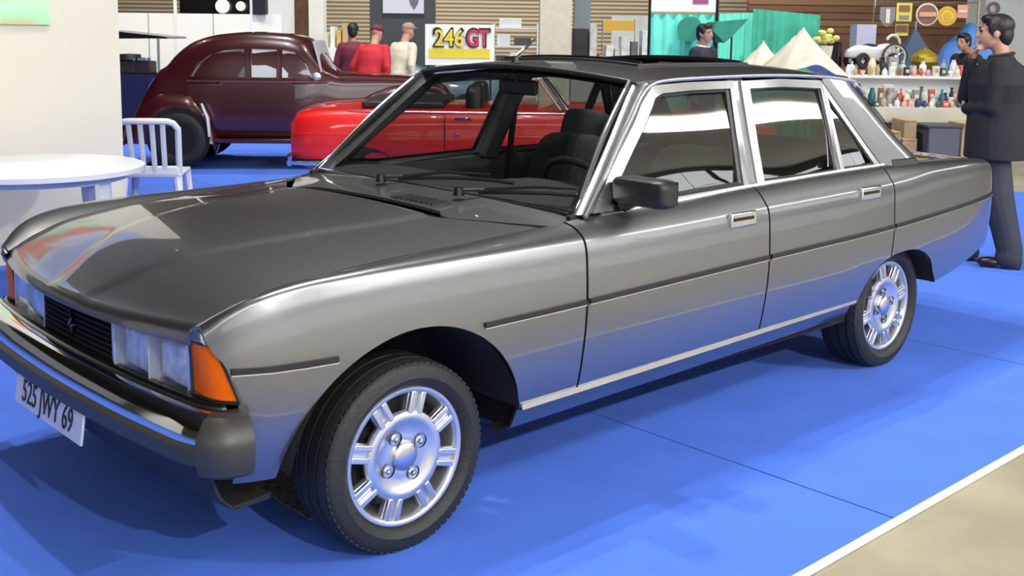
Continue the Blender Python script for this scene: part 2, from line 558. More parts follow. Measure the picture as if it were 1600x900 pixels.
def pane(s, pts, nm, parent, off, bulge=.014):
    zs_ = [z for _, z in pts]; z0, z1 = min(zs_) + 1e-4, max(zs_) - 1e-4
    rows = []
    for z in lin(z0, z1, 18):
        xs_ = []
        for (xa, za), (xb, zb_) in zip(pts, pts[1:] + pts[:1]):
            if (za - z) * (zb_ - z) < 0:
                xs_.append(xa + (xb - xa) * (z - za) / (zb_ - za))
        a, b = min(xs_), max(xs_)
        t = (z - .95) / .40
        rows.append([(x, s * (gh(1.7, z, off) + bulge * (1 + .18 * math.sin(5.2 * x + 1.0)) * math.sin(PI * max(0, min(1, t))) - bulge * .4), z) for x in lin(a, b, 10)])
    return MB().grid(rows, flip=(s < 0)).build(nm, M['side_glass'], parent, smooth=80)


XF = lambda z: -.54 if z < .6 else (-.54 - (z - .6) / .135 * .042 if z < .735 else -.582 - (z - .735) / .065 * .02)
arch_cols = [-.02 - .42 * math.cos(PI * i / 40) for i in range(41)]
for s in (-1, 1):
    # front wing
    xs = sorted(set([round(v, 5) for v in lin(-.54, -.445, 8) + arch_cols + lin(.42, .642, 8)]))
    sh = lambda x, z: (XF(min(z, .80)) + .54) * (1 - smoothstep(-.54, -.33, x))
    mb, pts = panel('w', s, xs, lambda x: max(.36 if x < 0 else .375, arch_f(x)), car, sh)
    # nose cap closing the wing behind the lamps
    b = len(mb.v); mb.v.append((-.604, s * .690, .745))
    for j in range(len(pts[0]) - 1):
        if pts[0][j][2] > .733:
            q = (j, j + 1, b)
            mb.f.append(q if s > 0 else q[::-1])
    wing = mb.build('front_wing', M['paint'], car, solid=.012, smooth=50)
    strip('s', s, -.558, -.285, wing); strip('s', s, .215, .64, wing)
    # doors
    mb, _ = panel('d', s, lin(.652, 1.645, 26), lambda x: .385, car)
    fd = mb.build('front_door', M['paint'], car, solid=.02)
    strip('s', s, .655, 1.643, fd)
    handle(s, 1.475, .862, fd)
    mb, _ = panel('d', s, lin(1.655, 2.32, 16) + lin(2.335, 2.40, 8) + lin(2.41, 2.605, 10), lambda x: max(.395, arch_r(x)), car)
    rd = mb.build('rear_door', M['paint'], car, solid=.02)
    strip('s', s, 1.657, 2.603, rd)
    handle(s, 2.39, .878, rd)
    # rear wing
    xs = lin(2.615, 3.0, 14) + lin(3.01, 3.12, 10) + lin(3.15, 3.6, 12) + lin(3.63, 3.9, 12)
    zl = [(3.0, .37), (3.3, .40), (3.6, .46), (3.9, .52)]
    mb, _ = panel('q', s, xs, lambda x: max(sm(x, zl), arch_r(x)), car)
    rw = mb.build('rear_wing', M['paint'], car, solid=.012)
    strip('s', s, 2.617, 3.80, rw)
    # sill with bright moulding
    rows = []
    for x in lin(.40, 2.37, 30):
        z0 = .375 + .016 * (x - .4); P = sm(x, Pk)
        rows.append([(x, s * (P - .05), z0), (x, s * (P - .06), z0 - .02), (x, s * (P - .085), z0 - .075), (x, s * (P - .13), z0 - .10), (x, s * (P - .2), z0 - .11)])
    sill = MB().grid(rows, flip=(s < 0)).build('sill_panel', M['paint'], car, solid=.01)
    rows = []
    for x in lin(.40, 2.37, 30):
        z0 = .375 + .016 * (x - .4); P = sm(x, Pk)
        rows.append([(x, s * (P - .055), z0 + .016), (x, s * (P - .033), z0 + .014), (x, s * (P - .031), z0 - .004), (x, s * (P - .06), z0 - .008)])
    mb = MB().grid(rows, flip=(s > 0)); mb.f += [(3, 2, 1, 0), (119, 118, 117, 116)]
    mb.build('sill_moulding', M['satin'], sill)
    # wheel housings
    for cx, r, nm in ((-.02, .415, 'a'), (2.735, .37, 'b')):
        rows = []
        for a in (lin(.2, PI - .2, 26) if cx < 1 else lin(.30, PI - .30, 26)):
            kz = 1.0 if cx < 1 else .8
            rows.append([(cx + r * math.cos(a), s * y, .30 + r * kz * math.sin(a)) for y in (.855 if cx < 1 else .84, .80, .42)])
        mb = MB().grid(rows); 
        mb.build('wheel_housing', M['void'], car)
    # A pillar: from wing to roof, between windscreen and door frame
    A = [(.70, .757, .935), (.80, .724, 1.022), (.92, .686, 1.135), (1.03, .645, 1.24), (1.10, .617, 1.305), (1.155, .598, 1.352)]
    D = [(.735, .795, .938), (.855, .755, 1.03), (.965, .716, 1.12), (1.085, .680, 1.225), (1.15, .654, 1.285), (1.235, .632, 1.348)]
    rows = []
    for a, d in zip(A, D):
        a = Vector(a); d = Vector(d); n = Vector((-.35, .8, .25)) * .012
        m1 = a.lerp(d, .15) + n * 1.2; m2 = a.lerp(d, .5) + n * 1.6; m3 = a.lerp(d, .85) + n * 1.1
        inn = Vector((.02, -.045, -.01))
        rows.append([(p.x, s * p.y, p.z) for p in (a + inn, a, m1, m2, m3, d, d + inn)])
    mb = MB().grid(rows, flip=(s > 0))
    mb.build('windscreen_pillar', M['paint'], car, solid=.004, smooth=50)
    # bright rain gutter following pillar and roof edge
    gut = [(.715, .938), (.84, 1.045), (.956, 1.15), (1.07, 1.247), (1.14, 1.308), (1.205, 1.345), (1.30, 1.362), (1.55, 1.369), (1.97, 1.371), (2.38, 1.358), (2.60, 1.336)]
    MB().tube([(x, s * gh(x, z, .014), z) for x, z in [cr(gut, t) for t in lin(0, len(gut) - 1, 50)]], .0085, 8).build('rain_gutter', M['satin'], car)
    # front door window
    ci = [(.845, .963), (.93, 1.043), (1.03, 1.128), (1.115, 1.198), (1.195, 1.272), (1.225, 1.302), (1.27, 1.317), (1.45, 1.324), (1.685, 1.325), (1.64, 1.14), (1.598, .968), (1.3, .962), (1.0, .955)]
    co = [(.765, .943), (.885, 1.058), (.985, 1.14), (1.08, 1.222), (1.155, 1.292), (1.185, 1.325), (1.245, 1.346), (1.45, 1.353), (1.722, 1.354), (1.685, 1.15), (1.645, .955), (1.3, .946), (1.0, .938)]
    fr = MB().frame(gp(s, co, .004), gp(s, ci, .010), (0, -s * .02, 0)).build('window_frame', M['satin'], fd, smooth=30)
    MB().frame(gp(s, [(x * .97 + 1.35 * .03, z * .965 + 1.14 * .035) for x, z in ci], .001), gp(s, [(x * .94 + 1.35 * .06, z * .93 + 1.14 * .07) for x, z in ci], -.001), (0, -s * .01, 0)).build('window_seal', M['black'], fd, smooth=0)
    MB().frame(gp(s, ci, .002), gp(s, [(x * .975 + 1.35 * .025, z * .97 + 1.14 * .03) for x, z in ci], .000), (0, -s * .01, 0)).build('window_seal', M['black'], fd, smooth=0)
    pane(s, ci, 'window_pane', fd, -.012)
    # rear door window with quarter pane
    ci = [(1.812, 1.322), (2.05, 1.324), (2.318, 1.311), (2.295, 1.15), (2.262, .975), (2.0, .972), (1.735, .972), (1.77, 1.15)]
    co = [(1.775, 1.351), (2.05, 1.355), (2.352, 1.343), (2.33, 1.15), (2.298, .955), (2.0, .955), (1.692, .955), (1.73, 1.15)]
    MB().frame(gp(s, co, .004), gp(s, ci, .010), (0, -s * .02, 0)).build('window_frame', M['satin'], rd, smooth=30)
    MB().frame(gp(s, ci, .002), gp(s, [(x * .975 + 2.02 * .025, z * .97 + 1.14 * .03) for x, z in ci], .0), (0, -s * .01, 0)).build('window_seal', M['black'], rd, smooth=0)
    pane(s, ci, 'window_pane', rd, -.012)
    ti = [(2.355, 1.275), (2.40, 1.215), (2.49, 1.095), (2.572, .978), (2.45, .976), (2.322, .976), (2.34, 1.12)]
    to = [(2.352, 1.343), (2.43, 1.235), (2.52, 1.11), (2.645, .952), (2.45, .952), (2.298, .955), (2.325, 1.12)]
    MB().frame(gp(s, to, .006), gp(s, ti, .008), (0, -s * .02, 0)).build('quarter_frame', M['satin'], rd, smooth=30)
    MB().frame(gp(s, ti, .004), gp(s, [(x * .92 + 2.40 * .08, z * .93 + 1.08 * .07) for x, z in ti], .002), (0, -s * .01, 0)).build('quarter_seal', M['black'], rd, smooth=0)
    pane(s, ti, 'quarter_pane', rd, -.012)
    # pillar between the doors
    rows = [[(x0, s * gh(x0, z, -.006), z), (x1, s * gh(x1, z, -.006), z)] for z, x0, x1 in ((.955, 1.63, 1.71), (1.15, 1.67, 1.745), (1.358, 1.70, 1.80))]
    MB().grid(rows, flip=(s < 0)).build('door_pillar', M['paint'], car, solid=.05)
    # rear pillar
    lead = [(2.40, 1.352), (2.36, 1.338), (2.44, 1.228), (2.53, 1.105), (2.655, .95)]
    trail = [(2.615, 1.350), (2.64, 1.315), (2.74, 1.215), (2.86, 1.10), (3.03, .972)]
    rows = []
    for t in lin(0, 4, 20):
        lx, lz = cr(lead, t); tx, tz = cr(trail, t)
        row = [(lx, s * (gh(lx, lz) - .02), lz)]
        for u in lin(0, 1, 10):
            x = lx + (tx - lx) * u; z = lz + (tz - lz) * u
            off = .004 - .045 * max(0, (u - .62) / .38) ** 2
            row.append((x, s * gh(x, z, off), z))
        row.append((tx + .03, s * (gh(tx, tz) - .10), tz + .004))
        rows.append(row)
    cpil = MB().grid(rows, flip=(s < 0)).build('rear_pillar', M['paint'], car, solid=.01, smooth=60)
    pv = [(2.715, .99), (2.935, .985), (2.945, .955), (2.92, .935), (2.72, .937)]
    MB().prism(gp(s, pv, .022), (0, -s * .04, 0)).build('pillar_vent', M['black'], cpil, bevel=.006)
    # belt seal below the panes
    MB().tube([(x, s * (sm(x, YE) - .004), sm(x, ZE) + .002) for x in lin(.80, 2.64, 30)], .008, 6).build('belt_seal', M['satin'], car)

# ---- bonnet
def hood_z(x, y):
    ye = sm(x, YE) - .004; t = min(1, abs(y) / ye)
    crown = sm(x, [(-.68, .008), (-.5, .02), (-.3, .028), (.0, .034), (.6, .04)])
    b = sm(x, [(-.66, .10), (-.54, .17), (-.21, .325), (.16, .395), (.6, .42)])
    z = sm(x, ZE) + crown * (1 - t * t) + .0045 * (1 - smoothstep(b - .015, b + .03, abs(y)))
    return z


ys = [-1 + 2 * i / 64 for i in range(65)]
nose = lambda y: -.676 + .075 * (y / .66) ** 2
hrear = lambda y: .365 if abs(y) < .42 else .365 + (abs(y) - .42) / .30 * .20
cols = []
for u in lin(0, 1, 44):
    row = []
    for k in ys:
        ye_guess = .70
        y = k * ye_guess
        xa = nose(y * .97) + .03; xb = hrear(y)
        x = xa + (xb - xa) * u
        y = k * (sm(x, YE) - .004)
        row.append((x, y, hood_z(x, y)))
    cols.append(row)
front = []
for dx, dz in ((-.037, -.058), (-.036, -.048), (-.033, -.033), (-.027, -.016), (-.018, -.006), (-.009, -.002)):
    row = []
    for (x, y, z) in cols[0]:
        zb = z + dz * (z - .722) / .058
        row.append((x + dx, y * (1 - .002), zb))
    front.append(row)
hood = MB().grid(front + cols).build('bonnet', M['paint'], car, solid=.014, smooth=35)
# lip under the bonnet nose, and scuttle behind the bonnet
rows = []
def ws_base(y):
    return .665 + .055 * (y / .757) ** 2
for u in lin(0, 1, 10):
    row = []
    for k in lin(-1, 1, 33):
        y = k * .765
        xa = (hrear(y) + .085 if abs(y) < .42 else hrear(y) + .006 + .079 * max(0, 1 - (abs(y) - .42) / .02)); xb = ws_base(y) + .01
        x = xa + (xb - xa) * u
        z = sm(x, ZE) - .004 + .036 * (1 - (abs(y) / .765) ** 2) + .004 * u
        row.append((x, y, z))
    rows.append(row)
scut = MB().grid(rows).build('scuttle_panel', M['paint'], car, solid=.01)
MB().box((.40, 0, .86), (.16, .9, .10)).build('air_intake', M['void'], scut, smooth=0)
for k in range(9):
    MB().box((.50 + .0 * k, -.33 + k * .028, sm(.5, ZE) + .036), (.09, .010, .006)).build('vent_slat', M['black'], scut, smooth=0)

# ---- windscreen
WB = lambda k: Vector((ws_base(k * .757), k * .757, .936 + .012 * (1 - k * k)))
WT = lambda k: Vector((1.105 + .045 * k * k, k * .598, 1.394 - .040 * k * k))
def wpt(k, t, o=0.0):
    p = WB(k).lerp(WT(k), t)
    n = Vector((-.68, 0, .73))
    return p + n * (.018 * math.sin(PI * t) * 1.0 + .0 + o)
rows = [[wpt(k, t) for k in lin(-1, 1, 25)] for t in lin(0, 1, 13)]
wsn = MB().grid(rows, flip=True).build('windscreen', M['ws_glass'], car, smooth=60)
bo = [wpt(k, 0, .004) for k in lin(-1, 1, 25)] + [wpt(1, t, .004) for t in lin(0, 1, 13)][1:] + [wpt(k, 1, .004) for k in lin(1, -1, 25)][1:] + [wpt(-1, t, .004) for t in lin(1, 0, 13)][1:-1]
MB().tube(bo, .011, 8, closed=True).build('windscreen_seal', M['black'], wsn)
bo2 = [p + Vector((-.004, 0, .008)) for p in bo]
kk = [i for i in range(len(bo2)) if bo[i].z < 1.345]
i_gap = max(range(len(kk) - 1), key=lambda i: kk[i + 1] - kk[i])
kk = kk[i_gap + 1:] + kk[:i_gap + 1]
MB().tube([bo2[i] for i in kk], .0055, 6).build('windscreen_moulding', M['chrome'], wsn)
# wipers
for pv, ang in (((.60, .16, .962), 1.0), ((.60, -.30, .962), 1.0)):
    w = MB().lathe([(0, .03), (.018, .028), (.022, 0)], 12, 'Z', pv).build('wiper', M['gloss_black'], car)
    y0 = pv[1]
    arm = [(pv[0], y0, pv[2] + .02)]
    tip = []
    for k, t in ((0, 0), (.35, .07), (.72, .10)):
        yy = (y0 - .05 - k * .62) / .757
        tip.append(wpt(max(-.98, yy), .045 + t, .018))
    MB().tube([arm[0]] + tip, [.008, .007, .006, .004], 6).build('wiper_arm', M['black'], w)
    bl = [wpt(max(-.98, (y0 - .02 - k * .60) / .757), .03 + .12 * math.sin(k * 1.5) * .8, .010) for k in lin(0, 1, 9)]
    MB().tube(bl, .007, 5).build('wiper_blade', M['black'], w)

# ---- roof with open sunroof
def roof_z(x, t):
    edge = sm(x, [(1.08, 1.352), (1.3, 1.368), (1.6, 1.375), (2.0, 1.376), (2.4, 1.362), (2.65, 1.335)])
    cz = sm(x, [(1.08, 1.397), (1.3, 1.418), (1.6, 1.426), (2.0, 1.424), (2.4, 1.405), (2.70, 1.365)])
    return edge + (cz - edge) * (1 - abs(t) ** 2.3)
rx = lin(0, .2, 7)[:-1] + lin(.2, .66, 12) + lin(.66, 1.0, 9)[1:]
ry = lin(-1, -.62, 8)[:-1] + lin(-.62, .62, 14) + lin(.62, 1, 8)[1:]
def roof_pts(dz, k=1.0):
    rows = []
    for u in rx:
        row = []
        for t in ry:
            xa = 1.098 + .052 * t * t; xb = 2.70 - .075 * t * t
            x = xa + (xb - xa) * u
            row.append((x, t * k * (gh(x, 1.36, .008)), roof_z(x, t) + dz))
        rows.append(row)
    return rows
sk = lambda i, j: 6 <= i < 6 + 11 and 7 <= j < 7 + 13
roof = MB().grid(roof_pts(0), skip=sk).build('roof', M['paint'], car, solid=.006, smooth=60)
MB().grid(roof_pts(-.03, .98), flip=True, skip=sk).build('headlining', M['trim'], roof)
R0 = roof_pts(0)
i0, i1, j0, j1 = 6, 17, 7, 20
lp = [R0[i0][j] for j in range(j0, j1 + 1)] + [R0[i][j1] for i in range(i0 + 1, i1 + 1)] + [R0[i1][j] for j in range(j1 - 1, j0 - 1, -1)] + [R0[i][j0] for i in range(i1 - 1, i0, -1)]
lo = [Vector(p) + Vector((0, 0, .001)) for p in lp]
MB().tube(lo, .009, 8, closed=True).build('sunroof_seal', M['black'], roof)
b1 = [R0[i0][j] for j in range(j0, j1 + 1)]
MB().tube([Vector(p) + Vector((.02, 0, .008)) for p in b1], .012, 8, flat=(1, .9)).build('wind_deflector', M['gloss_black'], roof)
MB().tube([Vector(R0[i1][j]) + Vector((-.04, 0, .002)) for j in range(j0, j1 + 1)], .016, 8).build('sliding_panel_edge', M['gloss_black'], roof)
ab = Vector((1.17, .03, 1.412))
ae = MB().lathe([(0, .022), (.012, .02), (.018, 0)], 12, 'Z', ab).build('roof_aerial', M['black'], car)
MB().tube([ab + Vector((0, 0, .015)), ab + Vector((.11, .0, .095))], [.007, .003], 6).build('aerial_rod', M['black'], ae)
MB().tube([ab + Vector((.01, .004, .018)), ab + Vector((.05, .004, .05))], .009, 8).build('aerial_foot', M['satin'], ae)

# ---- boot, rear screen, tail
rows = []
for u in lin(0, 1, 24):
    row = []
    for k in lin(-1, 1, 31):
        xa = 3.02; xb = 3.90 - .05 * k * k
        x = xa + (xb - xa) * u
        y = k * (sm(x, YE) - .003)
        row.append((x, y, sm(x, ZE) + .018 * (1 - k * k)))
    rows.append(row)
MB().grid(rows).build('boot_lid', M['paint'], car, solid=.012)
rows = []
for t in lin(0, 1, 10):
    row = []
    for k in lin(-1, 1, 17):
        a = Vector((2.685 - .05 * k * k, k * .60, 1.362 - .03 * k * k)); b = Vector((3.045 - .02 * k * k, k * .70, .972 + .01 * (1 - k * k)))
        p = a.lerp(b, t); row.append(p + Vector((.02, 0, .02)) * math.sin(PI * t))
    rows.append(row)
MB().grid(rows, flip=True).build('rear_screen', M['side_glass'], car)
rows = []
for z in lin(.45, .90, 8):
    h = side_h(3.895, max(z, .53)) if z < .86 else sm(3.9, YE) + .05
    rows.append([(3.90 - .03 * k * k, k * h, z) for k in lin(-1, 1, 15)])
rp = MB().grid(rows, flip=True).build('tail_panel', M['paint'], car, solid=.01)
for s in (-1, 1):
    MB().box((3.905, s * .50, .74), (.03, .30, .16)).build('tail_lamp', mat('red_lens', (.4, .01, .01), rough=.2), rp, bevel=.005)
pth = [(3.87, -.62), (3.89, -.61), (3.92, -.58), (3.955, -.4), (3.96, 0), (3.955, .4), (3.92, .58), (3.89, .61), (3.87, .62)]
MB().grid([[(x - dx * (1 if abs(y) < .8 else .2), y * (1 - .02 * (dx > 0)), z) for dx, z in ((.06, .60), (0, .595), (-.01, .55), (0, .50), (.06, .49))] for x, y in [cr(pth, t) for t in lin(0, 8, 40)]], flip=False).build('rear_bumper', M['chrome'], car, solid=.004)
# ---- front face
face = lambda y: -.642 + .052 * (abs(y) / .67) ** 2
GT, GB = .722, .580
M['slat'] = mat('matt_black_slat', (.010, .010, .010), rough=.8, spec=.2)
# grille: dark bed, individual slats, emblem
gr = MB().grid([[(face(y) + .035, y, z) for y in lin(-.255, .255, 9)] for z in (GB - .012, GT + .004)], flip=True).build('grille', M['void'], car, solid=.01)
for i in range(9):
    z = GB + .004 + i * .0165
    MB().grid([[(face(y) + dx, y, z + dz) for y in lin(-.255, .255, 13)] for dx, dz in ((.03, -.003), (.004, -.004), (.004, .002), (.03, .003))], flip=True).build('grille_slat', M['slat'], gr, solid=.001)
em = MB().tube([(face(0) - .004, .012, .612), (face(0) - .006, -.006, .63), (face(0) - .006, .010, .652), (face(0) - .006, -.008, .672), (face(0) - .004, .010, .69)], [.003, .006, .009, .008, .004], 6, flat=(1, .6)).build('grille_emblem', mat('dark_chrome', (.18, .19, .2), rough=.25, metal=1), gr)
MB().tube([(face(0) - .004, .004, .648), (face(0) - .006, -.03, .655)], [.006, .002], 6).build('emblem_paw', bpy.data.materials['dark_chrome'], em)
for s in (-1, 1):
    # headlamp
    yl = lin(.262, .640, 13)
    back = MB().grid([[(face(y) + .045 + .02 * math.sin((y - .262) / .378 * PI), s * y, z) for y in yl] for z in lin(GB, GT, 6)], flip=s < 0)
    hl = back.build('headlamp', M['reflector'], car, solid=.004)
    for cy in (.36, .545):
        MB().box((face(cy) + .03, s * cy, .648), (.03, .15, .112)).build('lamp_bowl', M['reflector'], hl, bevel=.012)
    for y in (.266, .452, .636):
        MB().box((face(y) + .022, s * y, (GT + GB) / 2), (.045, .007, GT - GB)).build('lamp_divider', mat('lamp_grey', (.45, .46, .5), rough=.4) if 'lamp_grey' not in bpy.data.materials else bpy.data.materials['lamp_grey'], hl, smooth=0)
    MB().frame([(face(y) - .001, s * y, z) for y, z in [(y, GB - .004) for y in lin(.256, .646, 9)] + [(y, GT + .003) for y in lin(.646, .256, 9)]],
               [(face(y) - .001, s * y, z) for y, z in [(y, GB + .004) for y in lin(.264, .638, 9)] + [(y, GT - .004) for y in lin(.638, .264, 9)]], (.05, 0, 0)).build('lamp_frame', M['satin'], hl, smooth=0)
    MB().grid([[(face(y) + .001, s * y, z) for y in yl] for z in (GB, GT)], flip=s > 0).build('lamp_glass', M['lamp_glass'], hl)
    # indicator wrapping the corner
    tp = [(-.595, .648), (-.600, .682), (-.596, .718), (-.580, .752)]
    bt = [(-.586, .648), (-.588, .712), (-.576, .764), (-.541, .808)]
    rows = []
    for t in lin(0, 3, 16):
        a = cr(tp, t); b = cr(bt, t)
        rows.append([(b[0] + (a[0] - b[0]) * u, s * (b[1] + (a[1] - b[1]) * u + .004 * math.sin(PI * u)), .590 + (.737 - .590) * u) for u in lin(0, 1, 8)])
    ind = MB().grid(rows, flip=s > 0).build('indicator_lamp', M['orange'], car, solid=.03)
    rim = [r[0] for r in rows] + [p for p in rows[-1]][1:] + [r[-1] for r in reversed(rows)][1:] + list(reversed(rows[0]))[1:-1]
    MB().tube(rim, .0055, 6, closed=True).build('lamp_rim', M['black'], ind)

# ---- front bumper (swept section)
half = [(-.722, 0), (-.719, .2), (-.710, .42), (-.693, .62), (-.68, .73), (-.662, .79), (-.632, .835), (-.595, .858), (-.54, .868)]
path = [(x, -y) for x, y in reversed(half[1:])] + half
def sweep(prof, t0, t1, n):
    rows = []
    for t in lin(t0, t1, n):
        x, y = cr(path, t)
        xa, ya = cr(path, max(0, t - .05)); xb, yb = cr(path, min(len(path) - 1, t + .05))
        d = Vector((xb - xa, yb - ya)).normalized(); nx, ny = -d.y, d.x
        rows.append([(x + nx * o, y + ny * o, z) for o, z in prof])
    return rows
bump = MB().grid(sweep([(-.075, .574), (-.048, .577), (-.03, .570), (-.012, .545), (-.004, .515), (-.002, .48)], 2.6, 13.4, 70)).build('front_bumper', M['chrome'], car, solid=.004)
MB().grid(sweep([(-.012, .505), (.004, .503), (.012, .495), (.014, .462), (.006, .452), (-.02, .446), (-.05, .440)], 2.6, 13.4, 70)).build('bumper_rubber', M['cap'], bump, solid=.004)
MB().grid(sweep([(-.10, .568), (-.10, .585), (-.078, .587), (-.070, .578), (-.070, .568)], 1.0, 15.0, 80)).build('bumper_top_filler', M['gloss_black'], bump, solid=.003)
MB().grid(sweep([(-.071, .579), (-.067, .5835), (-.062, .579)], 1.0, 15.0, 80)).build('bumper_bright_line', M['satin'], bump, solid=.002)
capf = [(-.08, .572), (-.045, .574), (-.026, .566), (.012, .522), (.016, .50), (.013, .455), (.0, .425), (-.05, .40)]
for a, b in ((0, 2.75), (13.25, 16)):
    rows = sweep(capf, a, b, 26)
    mb = MB().grid(rows); n = len(capf)
    mb.f.append(tuple(range(n))); mb.f.append(tuple(reversed(range(25 * n, 26 * n))))
    mb.build('bumper_end', M['cap'], bump, smooth=35)
va = MB().grid(sweep([(-.05, .445), (-.07, .38), (-.10, .32), (-.16, .27), (-.3, .26)], 3.1, 12.9, 50)).build('front_valance', mat('dark_grey_valance', (.015, .015, .017), rough=.6), car, solid=.01)
# number plate
px = -.728
pl = MB().box((px, 0, .416), (.008, .52, .10), R=Matrix.Rotation(math.radians(8), 3, 'Y')).build('number_plate', M['plate'], car, bevel=.002)
TM = Matrix.Translation((px - .006, 0, .416)) @ Matrix.Rotation(math.radians(8), 4, 'Y') @ Matrix(((0, 0, -1, 0), (-1, 0, 0, 0), (0, 1, 0, 0), (0, 0, 0, 1)))
text_mesh('plate_lettering', '525 JWY 69', .098, M['ink'], pl, TM, xs=.82)

# ---- underbody
MB().box((1.5, 0, .33), (2.1, 1.44, .12)).build('floor_pan', M['void'], car, smooth=0)
MB().box((0.05, 0, .44), (1.0, .86, .36)).build('engine_bay', M['void'], car, smooth=0)
MB().box((3.2, 0, .46), (1.3, 1.0, .26)).build('boot_floor', M['void'], car, smooth=0)
MB().tube([(1.0, .2, .22), (2.3, .2, .22), (2.9, .3, .25)], .03, 8).build('exhaust_pipe', mat('exhaust_steel', (.12, .11, .1), rough=.6, metal=.7), car)
for x in (0.0, 2.79):
    MB().tube([(x, -.6, .30), (x, .6, .30)], .035, 8).build('axle', M['void'], car)

# ---- wheels
def make_wheel():
    w = MB().lathe([(.172, .09), (.178, -.03), (.186, -.062), (.190, -.078), (.196, -.083), (.205, -.083), (.2095, -.078), (.211, -.068)], 64, 'Y').build('alloy_wheel', M['alloy'], car)
    tp = [(.203, .085), (.212, .094), (.24, .102), (.266, .096), (.278, .087), (.2835, .074)]
    for a in (-.045, 0.0, .045):
        tp = tp + [(.2865, -a + .005), (.279, -a + .004), (.279, -a - .004), (.2865, -a - .005)]
    tp += [(.2835, -.074), (.278, -.087), (.270, -.094), (.267, -.0955), (.264, -.0965), (.25, -.1015), (.24, -.102), (.237, -.1035), (.233, -.1015), (.222, -.096), (.213, -.086), (.208, -.074)]
    MB().lathe(tp, 72, 'Y').build('tyre', M['rubber'], w)
    lug = MB()
    for k in range(72):
        a = 2 * PI * k / 72
        for wy, hw in ((-.080, .009), (.080, .009)):
            R = Matrix.Rotation(-a, 3, 'Y')
            c = R @ Vector((.2770, 0, 0))
            lug.box((c.x, wy, c.z), (.008, hw * 2, .016), R=R)
    lug.build('tread_blocks', M['rubber'], w, smooth=0)['kind'] = 'stuff'
    MB().lathe([(.130, -.048), (.136, -.066), (.132, -.076), (.122, -.080), (.106, -.079), (.098, -.072), (.06, -.070), (.046, -.072), (.044, -.071)], 48, 'Y').build('hub_disc', M['alloy'], w)
    for k in range(8):
        a = 2 * PI * (k + .5) / 8 + .12
        mb = MB()
        R = Matrix.Rotation(-a, 3, 'Y')
        def bx(r0, r1, w0, w1, y0, y1, t0=0.0):
            b = len(mb.v)
            for r, ww in ((r0, w0), (r1, w1)):
                for y in (y0, y1):
                    for sg in (-1, 1):
                        p = R @ Vector((r, 0, sg * ww + t0)); mb.v.append((p.x, y, p.z))
            mb.f += [tuple(b + i for i in q) for q in ((0, 1, 3, 2), (4, 6, 7, 5), (0, 4, 5, 1), (2, 3, 7, 6), (0, 2, 6, 4), (1, 5, 7, 3))]
        bx(.108, .196, .024, .031, -.066, -.045)
        bx(.126, .192, .0085, .0095, -.080, -.066, .018)
        bx(.126, .192, .0085, .0095, -.080, -.066, -.018)
        mb.build('spoke', M['alloy'], w, bevel=.003)
    for k in range(4):
        a = PI / 2 * k + .5
        c = (.066 * math.cos(a), -.072, .066 * math.sin(a))
        MB().lathe([(.021, -.004), (.019, .004), (.0, .004)], 16, 'Y', c).build('bolt_recess', M['gloss_black'], w)
        MB().lathe([(.009, .006), (.0095, -.008), (.006, -.012), (0, -.0125)], 6, 'Y', c).build('wheel_bolt', M['chrome'], w)
    MB().lathe([(.044, -.066), (.044, -.078), (.04, -.083), (.025, -.087), (0, -.088)], 32, 'Y').build('centre_cap', M['satin'], w)
    MB().lathe([(.17, .02), (.165, .0), (.05, -.01), (0, -.01)], 40, 'Y').build('brake_disc', mat('brake_iron', (.05, .05, .05), rough=.5, metal=.6), w)
    return w
w0 = make_wheel()
w0.location = (0, -.705, .3045)
for x, y, rz, ry in ((2.79, -.675, 0, .3), (0, .705, PI, 0), (2.79, .675, PI, .2)):
    c = copy_tree(w0, car); c.location = (x, y, .3045); c.rotation_euler = (0, ry, rz)

# ---- door mirror on the driver's side
mz = 1.0
mi = MB()
rows = []
for t, k in ((0, .0), (.0, .82), (.012, .96), (.035, 1.0), (.075, .97), (.095, .75), (.10, .0)):
    rows.append([(.865 + t + .0 * a, -.885 + .118 * k * max(-1, min(1, 1.25 * math.cos(a))) , mz + .012 + .048 * k * max(-1, min(1, 1.3 * math.sin(a)))) for a in lin(0, 2 * PI, 25)[:-1]])
mirror = MB().grid(rows, closed_v=True).build('door_mirror', M['black'], car, smooth=45)
MB().tube([(.90, -.80, .965), (.905, -.85, .98)], [.03, .022], 8).build('mirror_foot', M['black'], mirror)
MB().grid([[(.968, -.885 + a, mz + .012 + b) for a in (-.095, .095)] for b in (-.038, .038)]).build('mirror_glass', M['chrome'], mirror, smooth=0)

# ---- interior
MB().box((1.65, 0, .40), (1.9, 1.40, .03)).build('cabin_floor', M['trim'], car, smooth=0)
for s in (-1, 1):
    MB().box((1.65, s * .765, .66), (1.95, .02, .56)).build('door_trim', M['trim'], car, smooth=0)
rows = []
for k in lin(-1, 1, 21):
    y = k * .74
    hump = .035 * math.exp(-((y + .36) / .2) ** 2)
    rows.append([(x, y, z) for x, z in ((.70, .925), (.82, .945), (.95, .945 + hump), (1.04, .93 + hump), (1.07, .90), (1.06, .78), (1.0, .68), (.85, .6))])
dash = MB().grid(rows).build('dashboard', M['trim'], car, solid=.02)
MB().box((1.065, -.36, .87), (.02, .34, .10)).build('instrument_cluster', M['gloss_black'], dash, smooth=0)
sc_, sr = Vector((1.20, -.36, .90)), .20
ax = Vector((.80, 0, .60)).normalized(); e1 = Vector((0, 1, 0)); e2 = ax.cross(e1)
swh = MB().tube([sc_ + (e1 * math.cos(a) + e2 * math.sin(a)) * sr for a in lin(0, 2 * PI, 41)[:-1]], .014, 8, closed=True).build('steering_wheel', M['black'], car)
MB().ball(sc_ - ax * .03, (.05, .07, .05)).build('wheel_boss', M['black'], swh)
